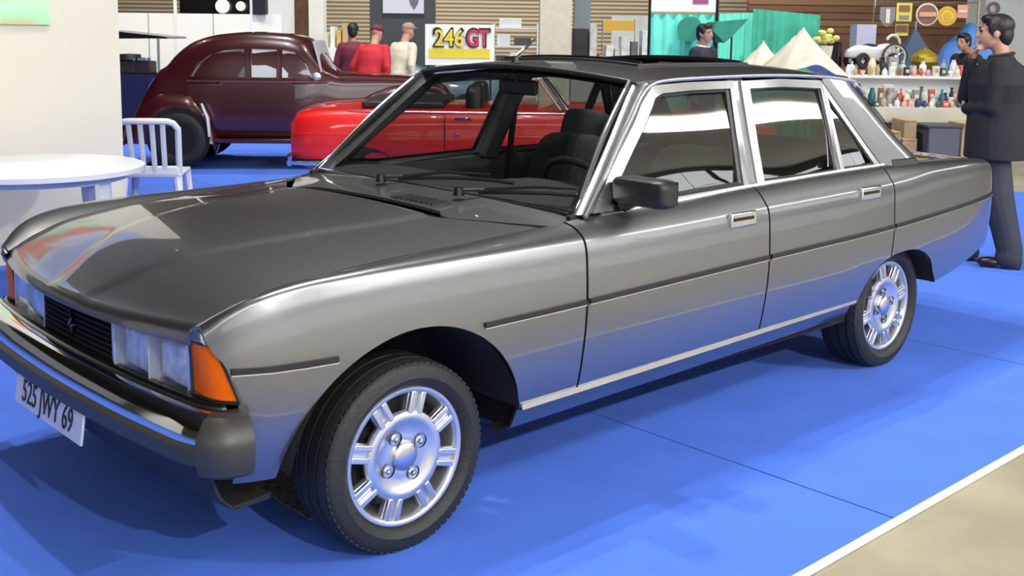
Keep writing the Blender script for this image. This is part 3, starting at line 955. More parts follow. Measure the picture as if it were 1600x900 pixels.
for a in (.35, PI - .35, -PI / 2):
    MB().tube([sc_ - ax * .02, sc_ + (e1 * math.cos(a) + e2 * math.sin(a)) * sr], .012, 6).build('wheel_spoke', M['black'], swh)
MB().tube([sc_ - ax * .03, sc_ - ax * .3], .03, 8).build('steering_column', M['black'], swh)

def cushion(mb, c, s, R=None, e=.45, n=14):
    """rounded-box pad"""
    R = R or Matrix.Identity(3)
    rows = []
    for i in range(n + 1):
        t = -PI / 2 + PI * i / n
        row = []
        for j in range(2 * n):
            a = 2 * PI * j / (2 * n)
            f = lambda v: math.copysign(abs(v) ** e, v)
            p = R @ Vector((s[0] / 2 * f(math.cos(t)) * f(math.cos(a)), s[1] / 2 * f(math.cos(t)) * f(math.sin(a)), s[2] / 2 * f(math.sin(t))))
            row.append((c[0] + p.x, c[1] + p.y, c[2] + p.z))
        rows.append(row)
    mb.grid(rows, closed_v=True)
    return mb
RB = Matrix.Rotation(math.radians(18), 3, 'Y')
for s in (-1, 1):
    st = cushion(MB(), (1.55, s * .37, .56), (.54, .52, .20)).build('front_seat', M['seat'], car, smooth=60)
    cushion(MB(), (1.84, s * .37, .79), (.17, .50, .56), RB).build('backrest', M['seat'], st, smooth=60)
    cushion(MB(), (1.945, s * .37, 1.095), (.10, .26, .16), RB).build('headrest', M['seat'], st, smooth=60)
    for q in (-.06, .06):
        MB().tube([(1.925, s * .37 + q, .99), (1.945, s * .37 + q, 1.09)], .007, 6).build('headrest_post', M['satin'], st)
rb = cushion(MB(), (2.45, 0, .58), (.5, 1.34, .2)).build('rear_bench', M['seat'], car, smooth=60)
cushion(MB(), (2.74, 0, .80), (.16, 1.34, .50), RB).build('bench_backrest', M['seat'], rb, smooth=60)
MB().box((2.92, 0, .955), (.30, 1.36, .02)).build('parcel_shelf', M['trim'], car, smooth=0)
mr = MB().box((1.16, 0, 1.315), (.02, .22, .06)).build('rear_view_mirror', M['black'], car, bevel=.01)
MB().tube([(1.15, 0, 1.33), (1.14, 0, 1.385)], .008, 6).build('mirror_stem', M['black'], mr)
for s in (-1, 1):
    MB().tube([(1.74, s * .64, 1.20), (1.735, s * .68, .9), (1.73, s * .70, .6)], .022, 6, flat=(1, .2)).build('seat_belt', M['black'], car)
# ================================================================== stand furniture behind the saloon
M['wallpaint'] = mat('cream_partition', (0.60, 0.56, 0.45), rough=0.7, noise=0.02, nscale=1.5)
M['whiteplast'] = mat('white_plastic', (0.62, 0.63, 0.64), rough=0.35)
mt_ = MB().box((.19, -.05, .0085), (.60, .78, .005)).build('drip_mat', mat('speckled_grey_mat', (.22, .22, .21), rough=.9, color2=(.06, .06, .06), nscale=60), smooth=0)
tag(mt_, 'speckled grey drip mat on the carpet under the saloon engine', 'mat')
pw = MB().box((-.02, 4.08, 1.2), (2.60, .06, 2.4)).build('partition_wall', M['wallpaint'], smooth=0, bevel=.004)
tag(pw, 'plain cream partition wall behind the white round table', 'wall', kind='structure')


sp_ = MB().box((0, 0, 1.2), (3.2, .06, 2.4)).build('side_partition', M['wallpaint'], smooth=0, bevel=.004)
sp_.location = (-6.6, 4.6, 0); tag(sp_, 'separate cream partition wall beyond the end of the carpeted stand', 'wall', kind='structure')


def painting_mat():
    m = mat('painted_canvas', (.4, .6, .35), rough=.6)
    nt = m.node_tree; b = nt.nodes['Principled BSDF']
    tc = nt.nodes.new('ShaderNodeTexCoord'); sep = nt.nodes.new('ShaderNodeSeparateXYZ')
    nz = nt.nodes.new('ShaderNodeTexNoise'); nz.inputs['Scale'].default_value = 4.0; nz.inputs['Detail'].default_value = 5
    add = nt.nodes.new('ShaderNodeVectorMath'); add.operation = 'MULTIPLY_ADD'; add.inputs[1].default_value = (.34, .34, .34)
    nt.links.new(tc.outputs['Object'], nz.inputs['Vector']); nt.links.new(nz.outputs['Color'], add.inputs[0]); nt.links.new(tc.outputs['Object'], add.inputs[2])
    nt.links.new(add.outputs[0], sep.inputs[0])
    rp = nt.nodes.new('ShaderNodeValToRGB'); e = rp.color_ramp.elements
    e[0].position = .0; e[0].color = (.62, .66, .36, 1); e[1].position = 1; e[1].color = (.35, .45, .75, 1)
    for p, c in ((.14, (.55, .36, .16)), (.19, (.36, .62, .34)), (.30, (.45, .72, .46)), (.40, (.42, .60, .32)), (.47, (.62, .10, .05)), (.60, (.70, .16, .08)), (.66, (.55, .60, .70)), (.82, (.30, .42, .80))):
        k = e.new(p); k.color = (*c, 1)
    nt.links.new(sep.outputs['Z'], rp.inputs['Fac']); nt.links.new(rp.outputs['Color'], b.inputs['Base Color'])
    return m


pc = tag(empty('wall_painting', (.20, 4.045, 1.53)), 'loosely painted canvas in green, red and blue on the cream wall', 'painting')
MB().box((0, 0, .42), (1.24, .03, .84)).build('canvas', painting_mat(), pc, smooth=0)
MB().frame([(-.625, .01, -.005), (.625, .01, -.005), (.625, .01, .845), (-.625, .01, .845)], [(-.615, .01, .005), (.615, .01, .005), (.615, .01, .835), (-.615, .01, .835)], (0, .02, 0)).build('canvas_edge', mat('canvas_edge', (.12, .16, .09), rough=.8), pc, smooth=0)

tb = tag(empty('plastic_table', (.378, 3.18, .006)), 'white round plastic garden table before the cream wall', 'table')
MB().lathe([(0, .735), (.585, .735), (.60, .728), (.60, .70), (.59, .695), (.57, .70), (0, .71)], 56).build('table_top', M['whiteplast'], tb)
MB().lathe([(.50, .70), (.50, .655), (.485, .655), (.485, .70)], 40).build('apron', M['whiteplast'], tb)
for k in range(4):
    a = .55 + k * PI / 2
    c, s_ = math.cos(a), math.sin(a)
    rows = []
    for z, r, w in ((.70, .46, .055), (.35, .485, .045), (0, .52, .035)):
        rows.append([(r * c - s_ * w * u + c * o, r * s_ + c * w * u + s_ * o, z) for u, o in ((-1, 0), (-.4, .02), (.4, .02), (1, 0), (.4, -.012), (-.4, -.012))])
    mb = MB().grid(rows, closed_v=True, flip=True); mb.f.append((12, 13, 14, 15, 16, 17)); mb.f.append((5, 4, 3, 2, 1, 0))
    mb.build('leg', M['whiteplast'], tb, smooth=50)

ch = tag(empty('plastic_chair', (1.82, 4.72, .006), VIEW_ROT + .12), 'white stackable plastic chair with a slatted back beyond the cream wall', 'chair')
# local: +y away from camera = front of the chair; the back is on the near side
def cpt(u, v):   # backrest surface u -1..1, v 0..1
    return ((.205 + .015 * v) * u, -.22 - .10 * v + .03 * u * u, .44 + .40 * v)
bo = [cpt(-1, v) for v in lin(0, .86, 8)] + [cpt(-1 + .14, .965), cpt(-.7, 1.0)] + [cpt(u, 1.0 + .01 * (1 - u * u)) for u in lin(-.5, .5, 5)] + [cpt(.7, 1.0), cpt(.86, .965)] + [cpt(1, v) for v in lin(.86, 0, 8)]
MB().tube(bo, .024, 8).build('back_frame', M['whiteplast'], ch)
for u in (-.58, -.2, .18, .52):
    MB().tube([cpt(u, v) for v in lin(.0, 1.0, 6)], .021, 6, flat=(.5, 1)).build('back_slat', M['whiteplast'], ch)
MB().box((0, -.215, .47), (.42, .03, .07)).build('lower_rail', M['whiteplast'], ch, bevel=.01)
MB().box((0, 0, .435), (.44, .45, .03)).build('seat', M['whiteplast'], ch, bevel=.012)
for sx in (-1, 1):
    for sy in (-1, 1):
        MB().tube([(sx * .19, sy * .19, .43), (sx * .23, sy * .25, 0)], [.032, .02], 8).build('leg', M['whiteplast'], ch)


# ================================================================== other cars
M['maroon'] = mat('maroon_paint', (0.050, 0.004, 0.006), rough=0.3, coat=1.0)
M['red'] = mat('bright_red_paint', (0.72, 0.012, 0.012), rough=0.35, coat=0.8)
M['bluecar'] = mat('pale_blue_paint', (0.22, 0.33, 0.40), rough=0.3, coat=1.0)
M['dkglass'] = glass('old_car_glass', (.55, .58, .55), boost=1.4)
M['whitewall'] = mat('hubcap_chrome', (.72, .72, .73), rough=.35, metal=.5)


def side_ring(x, zt, hw, zb, belt, n=0):
    if zt > belt + .12:
        k = [(hw * .88, zb), (hw * .97, zb + .10), (hw, .62), (hw * .975, belt - .06), (hw * .95, belt), (hw * .87, belt + (zt - belt) * .55), (hw * .76, zt - .08), (hw * .60, zt - .022), (hw * .3, zt - .002), (0, zt)]
    else:
        h = zt - zb
        k = [(hw * .88, zb), (hw * .97, zb + h * .16), (hw, zb + h * .5), (hw * .985, zb + h * .72), (hw * .96, zb + h * .86), (hw * .90, zt - .03), (hw * .78, zt - .01), (hw * .55, zt + .005), (hw * .28, zt + .012), (0, zt + .014)]
    return k


def loft(zt, hw, zb, belt, xs):
    rows = []
    for x in xs:
        k = side_ring(x, sm(x, zt), sm(x, hw), sm(x, zb), belt)
        kk = [cr(k, t) for t in lin(0, 9, 28)]
        rows.append([(x, -y, z) for y, z in kk] + [(x, y, z) for y, z in reversed(kk[:-1])])
    mb = MB().grid(rows, flip=True)
    n = len(rows[0]); b = (len(rows) - 1) * n
    mb.f.append(tuple(range(n))); mb.f.append(tuple(reversed(range(b, b + n))))
    return mb


def ring_half(x, z, zt, hw, zb, belt):
    k = side_ring(x, sm(x, zt), sm(x, hw), sm(x, zb), belt)
    best = min((cr(k, t) for t in lin(0, 8.5, 120)), key=lambda p: abs(p[1] - z))
    return best[0]


def road_wheel(parent, x, y, r, hub, hub_r):
    sgn = -1 if y < 0 else 1
    w = MB().lathe([(r * .55, -.08), (r * .7, -.095), (r * .9, -.085), (r, -.05), (r, .05), (r * .9, .085), (r * .55, .08)], 32, 'Y', (x, y, r)).build('road_wheel', M['rubber'], parent)
    MB().lathe([(hub_r, -.075), (hub_r * .93, -.09), (hub_r * .7, -.082), (hub_r * .45, -.10), (0, -.105)] if sgn < 0 else [(hub_r, .075), (hub_r * .7, .082), (0, .105)], 28, 'Y', (x, y, r)).build('hubcap', hub, w)
    return w


# ---- maroon fastback of the forties, seen side-on
g = ground_at(275, 12.1)
mc = tag(empty('vintage_car', (g.x, g.y, .006), VIEW_ROT + .05), 'dark maroon vintage saloon with a rounded fastback tail', 'car')
zt = [(-.62, .42), (-.52, .62), (-.36, .88), (-.2, 1.10), (-.05, 1.27), (.14, 1.40), (.4, 1.47), (.8, 1.50), (1.15, 1.485), (1.36, 1.43), (1.5, 1.28), (1.64, 1.09), (1.72, 1.045), (2.2, 1.03), (2.7, 1.00), (2.9, .93), (3.05, .7)]
hw = [(-.62, .42), (-.4, .58), (0, .66), (.5, .71), (1.3, .71), (1.7, .62), (2.4, .46), (3.05, .36)]
zb = [(-.62, .36), (3.05, .30)]
MBELT = .98
Y0c = .71
mbody = loft(zt, hw, zb, MBELT, lin(-.62, 3.05, 64)); mbody.v = [(x, y + Y0c, z) for x, y, z in mbody.v]
mbo = mbody.build('body', M['maroon'], mc, smooth=45)
def mside(pts, off):
    return [(x, Y0c - ring_half(x, z, zt, hw, zb, MBELT) - off, z) for x, z in pts]
for nm, pts in (('rear_side_window', [(.14, 1.00), (.20, 1.12), (.33, 1.24), (.5, 1.30), (.73, 1.315), (.74, 1.0)]),
                ('door_window', [(.80, 1.0), (.80, 1.315), (1.08, 1.31), (1.08, 1.0)]),
                ('front_side_window', [(1.13, 1.0), (1.13, 1.305), (1.27, 1.285), (1.40, 1.16), (1.47, 1.0)])):
    mid = (sum(p[0] for p in pts) / len(pts), sum(p[1] for p in pts) / len(pts))
    MB().prism(mside(pts, .004), (0, .02, 0)).build(nm, mat(nm + '_glass', (.16, .17, .15) if nm[0] == 'r' else (.62, .64, .62), rough=.08), mbo, smooth=0)
    lp = mside(pts, .008)
    MB().tube(lp, .008, 5, closed=True).build('window_moulding', M['maroon'], mbo)
MB().tube([(x, Y0c - ring_half(x, .955, zt, hw, zb, MBELT) - .004, .955) for x in lin(.1, 1.62, 20)], .011, 6).build('belt_moulding', mat('faded_maroon', (.12, .03, .03), rough=.4), mbo)
wsp = [(1.50, Y0c - .60, 1.06), (1.40, Y0c - .50, 1.40), (1.40, Y0c + .50, 1.40), (1.50, Y0c + .60, 1.06)]
MB().prism([(x + .05, y, z) for x, y, z in wsp], (.015, 0, .01)).build('windscreen', mat('pale_windscreen', (.55, .58, .6), rough=.08), mbo, smooth=0)
# pontoon wings front and rear
def pontoon(nm, x0, x1, zk, w, yo, mt):
    rows = []
    for x in lin(x0, x1, 30):
        z1 = sm(x, zk); rows.append([(x, yo + w * .55, z1 - .02), (x, yo + w * .2, z1), (x, yo - w * .18, z1 - .05), (x, yo - w * .34, z1 - .18), (x, yo - w * .36, max(.28, z1 - .42)), (x, yo - w * .30, min(.27, z1 - .2))])
    mb = MB().grid(rows, flip=True); n = 6
    mb.f.append(tuple(range(n))); mb.f.append(tuple(reversed(range(29 * n, 30 * n))))
    return mb.build(nm, mt, mbo, smooth=60)
rwg = pontoon('rear_wing', -.58, .42, [(-.58, .45), (-.4, .70), (-.15, .86), (.1, .84), (.3, .66), (.42, .36)], .46, .10, M['maroon'])
fwg = pontoon('front_wing', 1.5, 3.0, [(1.5, .40), (1.8, .62), (2.1, .84), (2.5, .94), (2.85, .88), (3.0, .70)], .5, .12, M['maroon'])
MB().tube([(.28, -.075, .72), (.345, -.08, .56), (.36, -.085, .36)], [.03, .045, .04], 8, flat=(1, .5)).build('stone_guard', M['whitewall'], rwg)
MB().box((.95, .06, .31), (1.25, .2, .05)).build('running_board', M['maroon'], mbo, bevel=.01)
for x in (0.02, 2.45):
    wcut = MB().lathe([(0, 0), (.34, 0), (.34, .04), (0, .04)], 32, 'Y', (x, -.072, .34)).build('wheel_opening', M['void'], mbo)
    road_wheel(mc, x, .005, .32, M['whitewall'], .19)
    road_wheel(mc, x, 1.38, .335, M['whitewall'], .17)
MB().tube([(-.60, Y0c - .25, .48), (-.36, Y0c - .42, .90), (-.30, Y0c - .44, .98)], .008, 5).build('tail_beading', M['satin'], mbo)
# wing mirror and chrome along the bonnet
mm = MB().ball((1.52, -.02, 1.02), (.05, .03, .045)).build('door_mirror', M['whitewall'], mbo)
MB().tube([(1.60, Y0c - .50, 1.0), (3.0, Y0c - .30, .965)], .010, 6).build('bonnet_moulding', M['whitewall'], mbo)
MB().tube([(1.62, Y0c - .55, .90), (1.68, Y0c - .58, .80), (1.70, Y0c - .585, .70)], [.02, .028, .012], 6).build('cowl_vent', M['whitewall'], mbo)

# ---- red convertible facing right, hood down
g = ground_at(445, 9.2)
rc = tag(empty('convertible_car', (g.x, g.y, .006), VIEW_ROT - .02), 'bright red open convertible parked behind the grey saloon', 'car')
zt = [(0, .78), (.04, .83), (.2, .86), (.5, .875), (.9, .88), (1.4, .885), (2.3, .885), (2.6, .88), (3.3, .84), (3.9, .79), (4.1, .74)]
hw = [(0, .66), (.1, .74), (.4, .80), (1.0, .83), (2.6, .83), (3.6, .80), (4.1, .68)]
zb = [(0, .42), (.3, .30), (.7, .24), (3.4, .22), (4.1, .36)]
YR = .83
b_ = loft(zt, hw, zb, 2.0, lin(0, .06, 5)[:-1] + lin(.06, 4.1, 50)); b_.v = [(x, y + YR, z) for x, y, z in b_.v]
rbo = b_.build('body', M['red'], rc, smooth=45)
def rh_(x, z):
    k = side_ring(x, sm(x, zt), sm(x, hw), sm(x, zb), 2.0)
    return YR - min((cr(k, t) for t in lin(0, 6, 100)), key=lambda p: abs(p[1] - z))[0]
MB().tube([(x, rh_(x, .66) - .002, .66) for x in lin(.1, 4.0, 30)], .004, 5).build('flank_crease', M['red'], rbo)
MB().tube([(x, rh_(x, .845) - .003, .852) for x in lin(.5, 2.4, 20)], .008, 6).build('belt_bright', M['satin'], rbo)
for xx in (1.32, 2.42):
    MB().box((xx, rh_(xx, .6) + .004, .58), (.006, .02, .5)).build('door_gap', M['void'], rbo, smooth=0)
hd = MB().box((1.47, rh_(1.47, .80) - .006, .80), (.15, .02, .022)).build('door_handle', M['chrome'], rbo, bevel=.004)
MB().lathe([(0, -.01), (.017, -.008), (.02, .004)], 14, 'Y', (1.42, rh_(1.42, .66) - .002, .665)).build('door_lock', M['chrome'], rbo)
wf = [(2.34, YR - .70, .88), (2.05, YR - .58, 1.26), (2.05, YR + .58, 1.26), (2.34, YR + .70, .88)]
# raked screen, leaning to the rear
MB().tube(wf, .022, 8).build('windscreen_frame', M['chrome'], rbo)
MB().prism([(x, y, z) for x, y, z in wf], (.006, 0, .004)).build('windscreen', M['dkglass'], rbo, smooth=0)
MB().tube([(2.28, YR - .71, .88), (2.06, YR - .62, 1.17)], .012, 6).build('quarterlight_post', M['satin'], rbo)
for k in (-.38, .38):
    st = cushion(MB(), (1.55, YR + k, .86), (.16, .5, .42)).build('seat_back', M['black'], rc, smooth=60)
MB().box((.95, YR, .90), (.7, 1.3, .06)).build('hood_cover', M['black'], rbo, bevel=.02)
MB().grid([[(-.03 + .05 * (abs(k) ** 6), YR + k * .74, z) for k in lin(-1, 1, 17)] for z in (.38, .46)], flip=True).build('rear_bumper', M['chrome'], rc, solid=.03)
MB().tube([(-.02, .12, .42), (.2, .035, .42), (.5, .02, .42)], .03, 8, flat=(.5, 1)).build('bumper_end', M['chrome'], rc)
for k in (-1, 1):
    MB().box((.015, YR + k * .55, .66), (.04, .2, .14)).build('tail_lamp', mat('ruby_lens', (.5, .01, .02), rough=.2), rbo, bevel=.01)
for x in (.72, 3.35):
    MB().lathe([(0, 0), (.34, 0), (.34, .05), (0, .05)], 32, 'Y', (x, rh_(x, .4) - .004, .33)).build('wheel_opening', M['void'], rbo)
    road_wheel(rc, x, .10, .31, M['alloy'], .18); road_wheel(rc, x, 1.56, .31, M['alloy'], .18)

# ---- pale blue coupe further back
g = ground_at(604, 17.9)
bc = tag(empty('coupe_car', (g.x, g.y, .0), VIEW_ROT + .1), 'small pale blue coupe parked behind the maroon car', 'car')
zt = [(-1.6, .62), (-1.4, .86), (-.9, .95), (-.55, 1.18), (-.2, 1.24), (.1, 1.22), (.6, .95), (1.2, .9), (1.9, .78), (2.1, .6)]
hw = [(-1.6, .55), (-1.2, .72), (0, .78), (1.5, .74), (2.1, .55)]
zb = [(-1.6, .4), (0, .22), (2.1, .35)]
b_ = loft(zt, hw, zb, .93, lin(-1.6, 2.1, 50)); bbo = b_.build('body', M['bluecar'], bc, smooth=45)
MB().prism([(x, -ring_half(x, z, zt, hw, zb, .93) - .004, z) for x, z in ((-.75, .97), (-.5, 1.14), (-.2, 1.19), (.12, 1.17), (.45, .97))], (0, .02, 0)).build('side_window', mat('teal_dark_glass', (.03, .05, .06), rough=.1), bbo, smooth=0)
for x in (-1.0, 1.25):
    road_wheel(bc, x, -.72, .3, M['alloy'], .17); road_wheel(bc, x, .72, .3, M['alloy'], .17)
# ================================================================== far side of the hall
def louvre_mat():
    m = mat('louvred_cladding', (.3, .25, .18), rough=.7)
    nt = m.node_tree; b = nt.nodes['Principled BSDF']
    tc = nt.nodes.new('ShaderNodeTexCoord')
    wv = nt.nodes.new('ShaderNodeTexWave'); wv.bands_direction = 'Z'; wv.inputs['Scale'].default_value = 2.6; wv.inputs['Distortion'].default_value = .15
    rp = nt.nodes.new('ShaderNodeValToRGB'); rp.color_ramp.elements[0].color = (.10, .075, .045, 1); rp.color_ramp.elements[1].color = (.44, .37, .25, 1)
    nt.links.new(tc.outputs['Object'], wv.inputs['Vector']); nt.links.new(wv.outputs['Fac'], rp.inputs['Fac']); nt.links.new(rp.outputs['Color'], b.inputs['Base Color'])
    return m


def view_box(name, label, cat, px0, px1, z0, z1, depth, thick, m, rot=0.0, group=None, kind=None, parent=None, bevel=0.0):
    """upright box whose near face spans two image columns at a depth"""
    a = ground_at((px0 + px1) / 2, depth); w = (px1 - px0) * depth / FPX
    c = a + FH * thick / 2
    o = MB().box((0, 0, (z1 - z0) / 2), (w, thick, z1 - z0)).build(name, m, parent, smooth=0, bevel=bevel)
    o.location = (c.x, c.y, z0); o.rotation_euler = (0, 0, VIEW_ROT + rot)
    if label:
        tag(o, label, cat, group, kind)
    return o


bw = view_box('wall_back', 'louvred brown cladding of the far hall wall', 'wall', -700, 2600, 0, 9.0, 34, .2, mat('hall_back_brown', (.06, .045, .03), rough=.8), kind='structure')
lv = louvre_mat()
MB().box((0, -.16, 1.6), (64, .1, 3.2)).build('louvre_cladding', lv, bw, smooth=0)
M['offwhite'] = mat('off_white_panel', (.85, .84, .78), rough=.6)
M['white'] = mat('white_laminate', (.80, .82, .82), rough=.5)
M['greyp'] = mat('slate_grey_panel', (.055, .065, .075), rough=.6)
M['brown'] = mat('brown_timber', (.16, .085, .045), rough=.6, noise=.3, nscale=6)
M['card'] = mat('cardboard', (.42, .30, .16), rough=.8, noise=.15, nscale=5)
M['teal'] = mat('turquoise_cloth', (.16, .80, .62), rough=.8, noise=.1, nscale=2)
M['dteal'] = mat('green_cloth', (.03, .25, .17), rough=.85, noise=.2, nscale=3)
M['canvas'] = mat('beige_dust_sheet', (.58, .54, .44), rough=.9, noise=.15, nscale=4)
M['tarp'] = mat('blue_tarpaulin', (.10, .27, .72), rough=.5, noise=.25, nscale=3)
M['dkblue'] = mat('dark_blue_cloth', (.012, .016, .07), rough=.85)
M['concol'] = mat('painted_concrete', (.58, .55, .47), rough=.7, noise=.05)

# white stand panels behind the maroon car, each one a panel
wp = tag(empty('stand_partition', ground_at(300, 18)), 'white panelled stand partition behind the maroon car', 'partition'); wp['kind'] = 'structure'
wp.rotation_euler = (0, 0, VIEW_ROT)
for i, (a, b) in enumerate(((180, 235), (236, 277), (279, 335), (336, 394), (396, 442))):
    MB().box((((a + b) / 2 - 300) * 18 / FPX, 0, .89), ((b - a) * 18 / FPX - .01, .05, 1.78)).build('panel', M['offwhite'], wp, smooth=0)
for a in (277.5, 395):
    MB().box(((a - 300) * 18 / FPX, -.01, 1.3), (.04, .06, 2.6)).build('upright', M['white'], wp, smooth=0)
view_box('dark_glazing', 'dark glazed opening in the hall wall above the white partition', 'window', 284, 392, 1.85, 3.2, 24, .1, M['gloss_black'], kind='structure')
for px, r in ((350, .15), (378, .10)):
    g = ground_at(px, 23.9)
    o = MB().ball((0, 0, 0), r).build('globe_lamp', mat('lit_globe', (.9, 1, .8), emis=(.9, 1, .75), estr=1.3) if 'lit_globe' not in bpy.data.materials else bpy.data.materials['lit_globe'])
    o.location = (g.x, g.y, z_at(10, 23.9, px)); tag(o, ('large round lit globe lamp before the dark glazing' if r > .12 else 'small round lit globe lamp before the dark glazing'), 'lamp')
    cl = MB().tube([(0, 0, r), (0, 0, 9.0 - o.location.z)], .01, 5).build('cord', M['black'], o)

# exhibit table with dark blue skirt, engine and lifted panel
et = view_box('skirted_table', 'display table with a dark blue cloth skirt beyond the white chair', 'table', 150, 262, 0, .90, 15.5, .8, M['dkblue'])
g = ground_at(212, 15.7)
en = tag(empty('car_engine', (g.x, g.y, .90), VIEW_ROT), 'small dark engine block standing on the blue-skirted table', 'engine')
MB().box((0, 0, .09), (.52, .3, .18)).build('block', mat('oily_iron', (.05, .035, .035), rough=.5, metal=.3, noise=.4, nscale=20), en, bevel=.02)
MB().lathe([(.0, .30), (.16, .29), (.17, .22), (.10, .18), (0, .18)], 20, 'Z', (-.08, 0, -.02)).build('air_cleaner', M['cap'], en)
for k in range(4):
    MB().lathe([(.02, .0), (.03, .02), (.03, .05), (0, .06)], 10, 'Z', (.02 + k * .07, -.1, .17)).build('plug_cap', M['satin'], en)
g = ground_at(215, 15.2)
lp_ = tag(empty('display_canopy', (g.x, g.y, 0), VIEW_ROT), 'black tilted panel raised on thin posts over the engine', 'canopy')
MB().prism([(-.42, 0, 1.50), (.42, 0, 1.42), (.42, 0, 1.395), (.15, 0, 1.395), (-.42, 0, 1.385)], (0, .9, 0)).build('panel', M['gloss_black'], lp_, smooth=0)
for x in (.30, -.36):
    MB().tube([(x, -.04, 0), (x, .0, 1.40)], .018, 8).build('post', mat('grey_post', (.2, .22, .22), rough=.5), lp_)
# framed openings and white posts by the louvres
view_box('door_frame_post', 'broad white post beside the brown doorway', 'post', 483, 506, 0, 2.9, 20, .3, M['offwhite'], kind='structure')
view_box('door_2', 'brown door between white posts on the far side', 'door', 455, 481, 0, 2.7, 20.3, .08, M['brown'], kind='structure')
view_box('display_cabinet', 'tall white display cabinet left of the brown door', 'cabinet', 418, 452, 0, 2.6, 19.5, .5, M['white'])
view_box('wall_speaker', 'black loudspeaker cabinet on the white partition end', 'speaker', 397, 416, 1.78, 2.3, 17.9, .2, M['black'])
# slate stand wall with a white poster and a shield emblem
sw = view_box('stand_wall', 'slate grey stand wall with a white poster behind the crouching visitors', 'stand wall', 577, 678, 0, 2.7, 22, .12, M['greyp'], kind='structure')
po = MB().box((0, 0, .5), (.80, .02, 1.0)).build('wall_poster', mat('pale_lilac_poster', (.66, .68, .80), rough=.4), smooth=0)
g = ground_at(629, 21.97); po.location = (g.x, g.y, z_at(21, 22, 629)); po.rotation_euler = (0, 0, VIEW_ROT + 0)
tag(po, 'white poster with a grey shield on the slate stand wall', 'poster')
MB().prism([(.10, -.02, .75), (.32, -.02, .75), (.33, -.02, .35), (.28, -.02, .18), (.21, -.02, .08), (.14, -.02, .18), (.09, -.02, .35)], (0, .006, 0)).build('shield_emblem', mat('shield_grey', (.16, .16, .2), rough=.5), po, smooth=0)
# low side counters with parts left of the visitors
sc1 = view_box('trade_counter', 'cream trade counter with small parts behind the maroon car', 'counter', 505, 560, 0, 1.25, 19, .5, M['offwhite'])
rnd = random.Random(3)
for i, (px, w, h, c, nm) in enumerate(((510, 7, .26, (.75, .68, .5), 'cream'), (520, 7, .36, (.8, .78, .72), 'white'), (529, 7, .3, (.62, .42, .12), 'ochre'), (538, 9, .42, (.55, .38, .2), 'tan'), (548, 8, .24, (.8, .7, .4), 'yellow'))):
    o = view_box('parts_carton', 'small %s carton on the cream trade counter' % nm, 'carton', px - w / 2, px + w / 2, 1.25, 1.25 + h, 19.1, .2, mat('carton_' + nm, c, rough=.7), rot=.1 * i - .2)
# sign board: white, 246 in yellow on black outlines, GT in red, yellow strip
g = ground_at(716, 15.8)
sg = tag(empty('sign_board', (g.x, g.y, 0), VIEW_ROT), 'white sign board reading 246 GT above a yellow strip', 'sign')
z1 = z_at(38, 16, 716); z0 = z_at(100, 16, 716)
MB().box((0, 0, (z0 + z1) / 2), (.97, .04, z1 - z0)).build('board', mat('sign_white', (.80, .81, .68), rough=.5), sg, smooth=0)
MB().box((.0, -.024, z_at(82, 16, 716)), (.86, .012, .13)).build('yellow_strip', mat('sign_yellow', (.75, .58, .03), rough=.5), sg, smooth=0)
SGM = lambda x, z: Matrix.Translation((x, -.030, z)) @ Matrix.Rotation(PI / 2, 4, 'X')
zt_ = z_at(60, 16, 716)
text_mesh('numerals_shadow', '246', .36, mat('sign_black', (.02, .018, .01), rough=.6), sg, SGM(-.145, zt_ + .004), extrude=.012, xs=.86, bold=.016)
text_mesh('numerals', '246', .32, bpy.data.materials['sign_yellow'], sg, Matrix.Translation((0, -.016, 0)) @ SGM(-.145, zt_), extrude=.006, xs=.86, bold=.004)
text_mesh('letters_shadow', 'GT', .36, bpy.data.materials['sign_black'], sg, SGM(.26, zt_ + .004), extrude=.012, xs=.72, bold=.016)
text_mesh('letters', 'GT', .32, mat('sign_red', (.55, .02, .09), rough=.5), sg, Matrix.Translation((0, -.016, 0)) @ SGM(.26, zt_), extrude=.006, xs=.72, bold=.006)
for x in (-.44, .44):
    MB().tube([(x, .03, 0), (x, .03, z1)], .018, 6).build('leg', M['greyp'], sg)
# white shelving and goods between sign and column
sh = tag(empty('shelf_unit', ground_at(803, 20), VIEW_ROT), 'white shelf unit stacked with goods left of the concrete column', 'shelves')
for z in (.4, .9, 1.3, 1.62):
    MB().box((0, .2, z), (.78, .4, .03)).build('shelf', M['white'], sh, smooth=0)
for x in (-.39, .39):
    MB().box((x, .2, .85), (.03, .4, 1.7)).build('side_panel', M['white'], sh, smooth=0)
for i, (x, w, z, h, c, nm) in enumerate(((-.25, .2, .915, .22, (.05, .05, .05), 'black'), (0, .2, .915, .28, (.75, .76, .75), 'white'), (.25, .2, .915, .2, (.3, .3, .28), 'grey'), (-.22, .24, 1.315, .2, (.78, .8, .8), 'pale'), (.12, .3, 1.315, .14, (.08, .08, .09), 'charcoal'), (-.1, .4, 1.635, .16, (.8, .8, .78), 'long white'))):
    o = MB().box((0, 0, h / 2), (w, .25, h)).build('storage_box', mat('box_' + nm.replace(' ', '_'), c, rough=.6), smooth=0, bevel=.008)
    p = ground_at(803, 20) + RH * x + FH * .2
    o.location = (p.x, p.y, z); o.rotation_euler = (0, 0, VIEW_ROT); tag(o, '%s storage box on the white shelf unit' % nm, 'box')
view_box('concrete_column', 'broad pale concrete column rising behind the grey roof', 'column', 840, 889, 0, 9.0, 24, .68, M['concol'], kind='structure')
